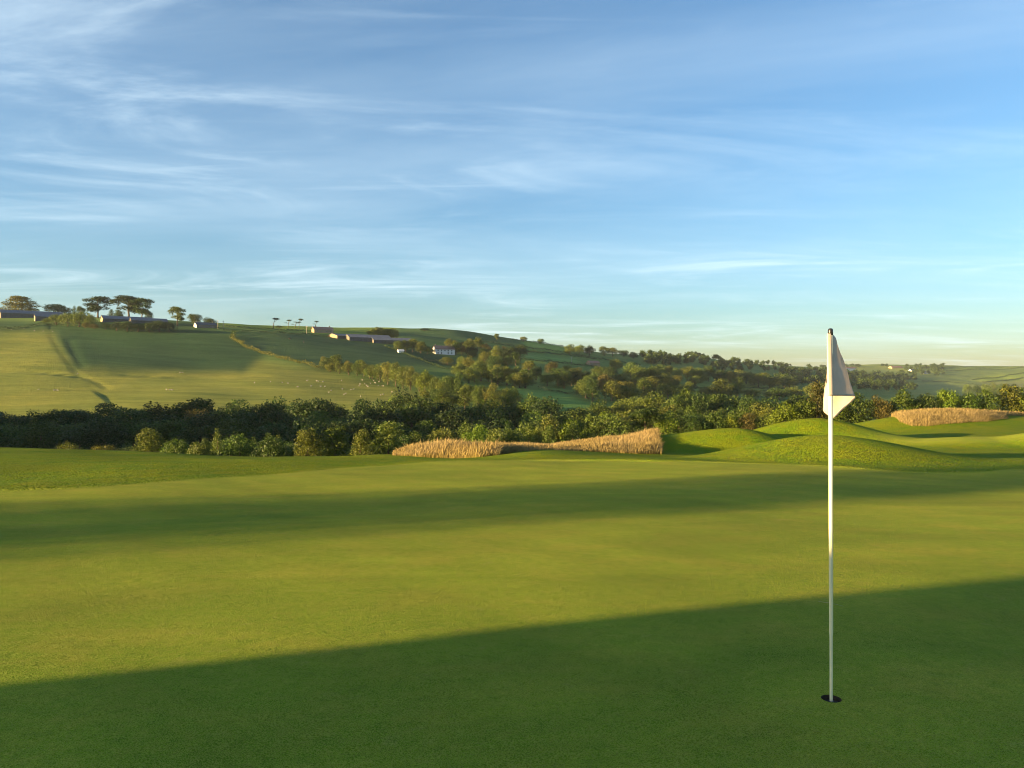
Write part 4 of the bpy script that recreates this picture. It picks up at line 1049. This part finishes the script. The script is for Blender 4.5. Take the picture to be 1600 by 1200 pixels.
def pole_material():
    mm, nt = new_mat("pole_paint"); s = NT(nt)
    pos = s.n("ShaderNodeTexCoord").outputs["Object"]
    nz = s.noise(s.mapping(pos, (1, 1, .12)), 60, 4, .6).outputs["Fac"]
    c = s.mix(s.ramp(nz, .35, .75), (.80, .75, .47), (.70, .655, .41))
    p = s.n("ShaderNodeBsdfPrincipled"); s.l(c, p.inputs["Base Color"]); p.inputs["Roughness"].default_value = .38
    out = s.n("ShaderNodeOutputMaterial"); s.l(p.outputs[0], out.inputs["Surface"]); return mm
def cloth_material():
    mm, nt = new_mat("flag_cloth"); s = NT(nt)
    pos = s.n("ShaderNodeTexCoord").outputs["Object"]
    nz = s.noise(pos, 14, 4, .6).outputs["Fac"]
    c = s.mix(s.ramp(nz, .3, .75), (.66, .60, .53), (.60, .545, .48))
    d = s.n("ShaderNodeBsdfDiffuse"); s.l(c, d.inputs[0])
    wv = s.noise(pos, 900, 1, .5).outputs["Fac"]; bp = s.n("ShaderNodeBump"); bp.inputs["Strength"].default_value = .15; bp.inputs["Distance"].default_value = .001
    s.l(wv, bp.inputs["Height"]); s.l(bp.outputs[0], d.inputs["Normal"])
    t = s.n("ShaderNodeBsdfTranslucent"); s.l(c, t.inputs[0])
    mx = s.n("ShaderNodeMixShader"); mx.inputs[0].default_value = .34; s.l(d.outputs[0], mx.inputs[1]); s.l(t.outputs[0], mx.inputs[2])
    out = s.n("ShaderNodeOutputMaterial"); s.l(mx.outputs[0], out.inputs["Surface"]); return mm
M_POLE = pole_material(); M_CLOTH = cloth_material(); M_CAP = plain("black_rubber", (.012, .012, .013), .35, .2, 20, .5)
PX = HY/F                                                # metres per photo pixel at the stick
TOPZ = EYE-(513-HZ)*PX - HZ0
stick = link('flagstick', None); stick.location = (HX, HY, HZ0); stick.rotation_euler = (0, R(-.12), 0)
tag(stick, "tall white golf flagstick with limp white flag and black cap", 'flagstick')
m = MB(); m.tube([(0,0,-.15),(0,0,.0),(0,0,.35),(0,0,.37),(0,0,1.1),(0,0,TOPZ-.03)], [.0085,.0085,.0088,.0105,.0112,.0122], 24); m.build('pole', M_POLE, stick, True)
m = MB(); m.tube([(0,0,TOPZ-.038),(0,0,TOPZ-.037),(0,0,TOPZ-.009),(0,0,TOPZ-.003),(0,0,TOPZ)], [.0128,.0136,.0136,.0108,.005], 24); m.build('cap', M_CAP, stick, True)
m = MB(); m.tube([(0,0,-.05),(0,0,-.012)], [.013,.013], 16); m.build('ferrule', M_CAP, stick, True)
def flag_mesh():
    def P(u, v, y): return ((u-CX)/F*(HY+y)-HX, y, EYE-(v-HZ)/F*(HY+y)-HZ0)
    # rows across the cloth: from the hoist, out to the fold, back behind the pole to the free edge; top to bottom each
    rows = [
     [P(1293.5,521.5,-.004), P(1293.5,560,-.006), P(1293.8,600,-.006), P(1294.5,618,-.005)],
     [P(1295.0,521.2,-.0150), P(1295.4,560,-.0150), P(1296,600,-.0150), P(1297,618.5,-.0145)],
     [P(1299.0,521.2,-.0140), P(1299.4,560,-.0145), P(1300,600,-.0145), P(1300.5,618.5,-.014)],
     [P(1302.5,523,.004), P(1307,560,.012), P(1312,600,.020), P(1314,618.6,.024)],
     [P(1305.5,527,.030), P(1313,556,.050), P(1325,597,.078), P(1330,619.2,.086)],
     [P(1307.2,531,.042), P(1315.5,555,.066), P(1329.5,596,.100), P(1336.3,619.8,.112)],
     [P(1306.5,533,.047), P(1315.3,558,.072), P(1329.0,600,.108), P(1336.8,622.5,.121)],
     [P(1303,536,.048), P(1308,566,.078), P(1317,612,.122), P(1321,637,.136)],
     [P(1299,540,.046), P(1301,570,.084), P(1303,622,.134), P(1303.5,654,.148)],
     [P(1296.5,544,.044), P(1296,572,.086), P(1296,622,.140), P(1297.5,651,.156)],
     [P(1296.4,550,.045), P(1293.6,575,.092), P(1289.4,618,.150), P(1288.0,643,.168)],
     [P(1296.2,556,.046), P(1293.0,580,.094), P(1288.2,618,.155), P(1286.8,640,.174)],
    ]
    A = np.array(rows)
    nu, nv = 60, 36
    B = pchip(np.arange(len(rows)), A.reshape(len(rows), -1), np.linspace(0, len(rows)-1, nu)).reshape(nu, 4, 3)
    Cc = np.stack([pchip(np.array([0, .32, .76, 1.0]), B[i], np.linspace(0, 1, nv)) for i in range(nu)])
    ii, jj = np.meshgrid(np.arange(nu), np.arange(nv), indexing='ij')
    amp = np.clip((ii-12)/10, 0, 1)
    Cc[..., 1] += amp*(.0042*np.sin(jj*.30+ii*.22)+.0034*np.sin(jj*.16-ii*.42+1)+.0013*np.sin(jj*.8+ii*.7))
    idx = (ii*nv+jj)
    Q = np.stack([idx[:-1, :-1], idx[1:, :-1], idx[1:, 1:], idx[:-1, 1:]], -1).reshape(-1, 4)
    me = np_mesh('flag', Cc.reshape(-1, 3), [Q], M_CLOTH, True)
    hem = []
    for jb in (0, nv-1): hem.append((Cc[:, jb], jb))
    return me, Cc
fm, FC = flag_mesh()
flag = link('flag', fm, stick)
sol = flag.modifiers.new("thickness", 'SOLIDIFY'); sol.thickness = .0012; sol.offset = 0
hb = MB(); hb.tube([tuple(FC[i, -2]) for i in range(0, 60, 2)], [.0022]*30, 6); hb.build('hem', M_CLOTH, flag, True)
# a dry stalk lying on the turf behind the stick
a = hit(1279, 941, 3.5, 12); b = hit(1318, 948, 3.5, 12)
m = MB(); m.tube([(a[0],a[1],a[2]+.006),((a[0]+b[0])/2,(a[1]+b[1])/2,(a[2]+b[2])/2+.012),(b[0],b[1],b[2]+.004)], [.0016,.002,.0012], 6)
tag(m.build('grass_stalk', plain("dry_stalk", (.30,.30,.14), .8, .2, 20), None, True), "thin dry grass stalk lying on the green behind the flagstick", 'stalk')

# ------------------------------------------------------------------ the evening air
hz_m = bpy.data.materials.new("evening_haze"); hz_m.use_nodes = True
nt = hz_m.node_tree; nt.nodes.clear()
pv = nt.nodes.new("ShaderNodeVolumePrincipled"); pv.inputs["Color"].default_value = (.68, .82, 1.0, 1); pv.inputs["Density"].default_value = HAZE; pv.inputs["Anisotropy"].default_value = 0.0
o_ = nt.nodes.new("ShaderNodeOutputMaterial"); nt.links.new(pv.outputs[0], o_.inputs["Volume"])
m = MB(); m.box(-7200, 7200, -7200, 7200, -60, 125)
tag(m.build('haze', hz_m), "thin pale evening haze lying over the whole valley", kind='stuff')
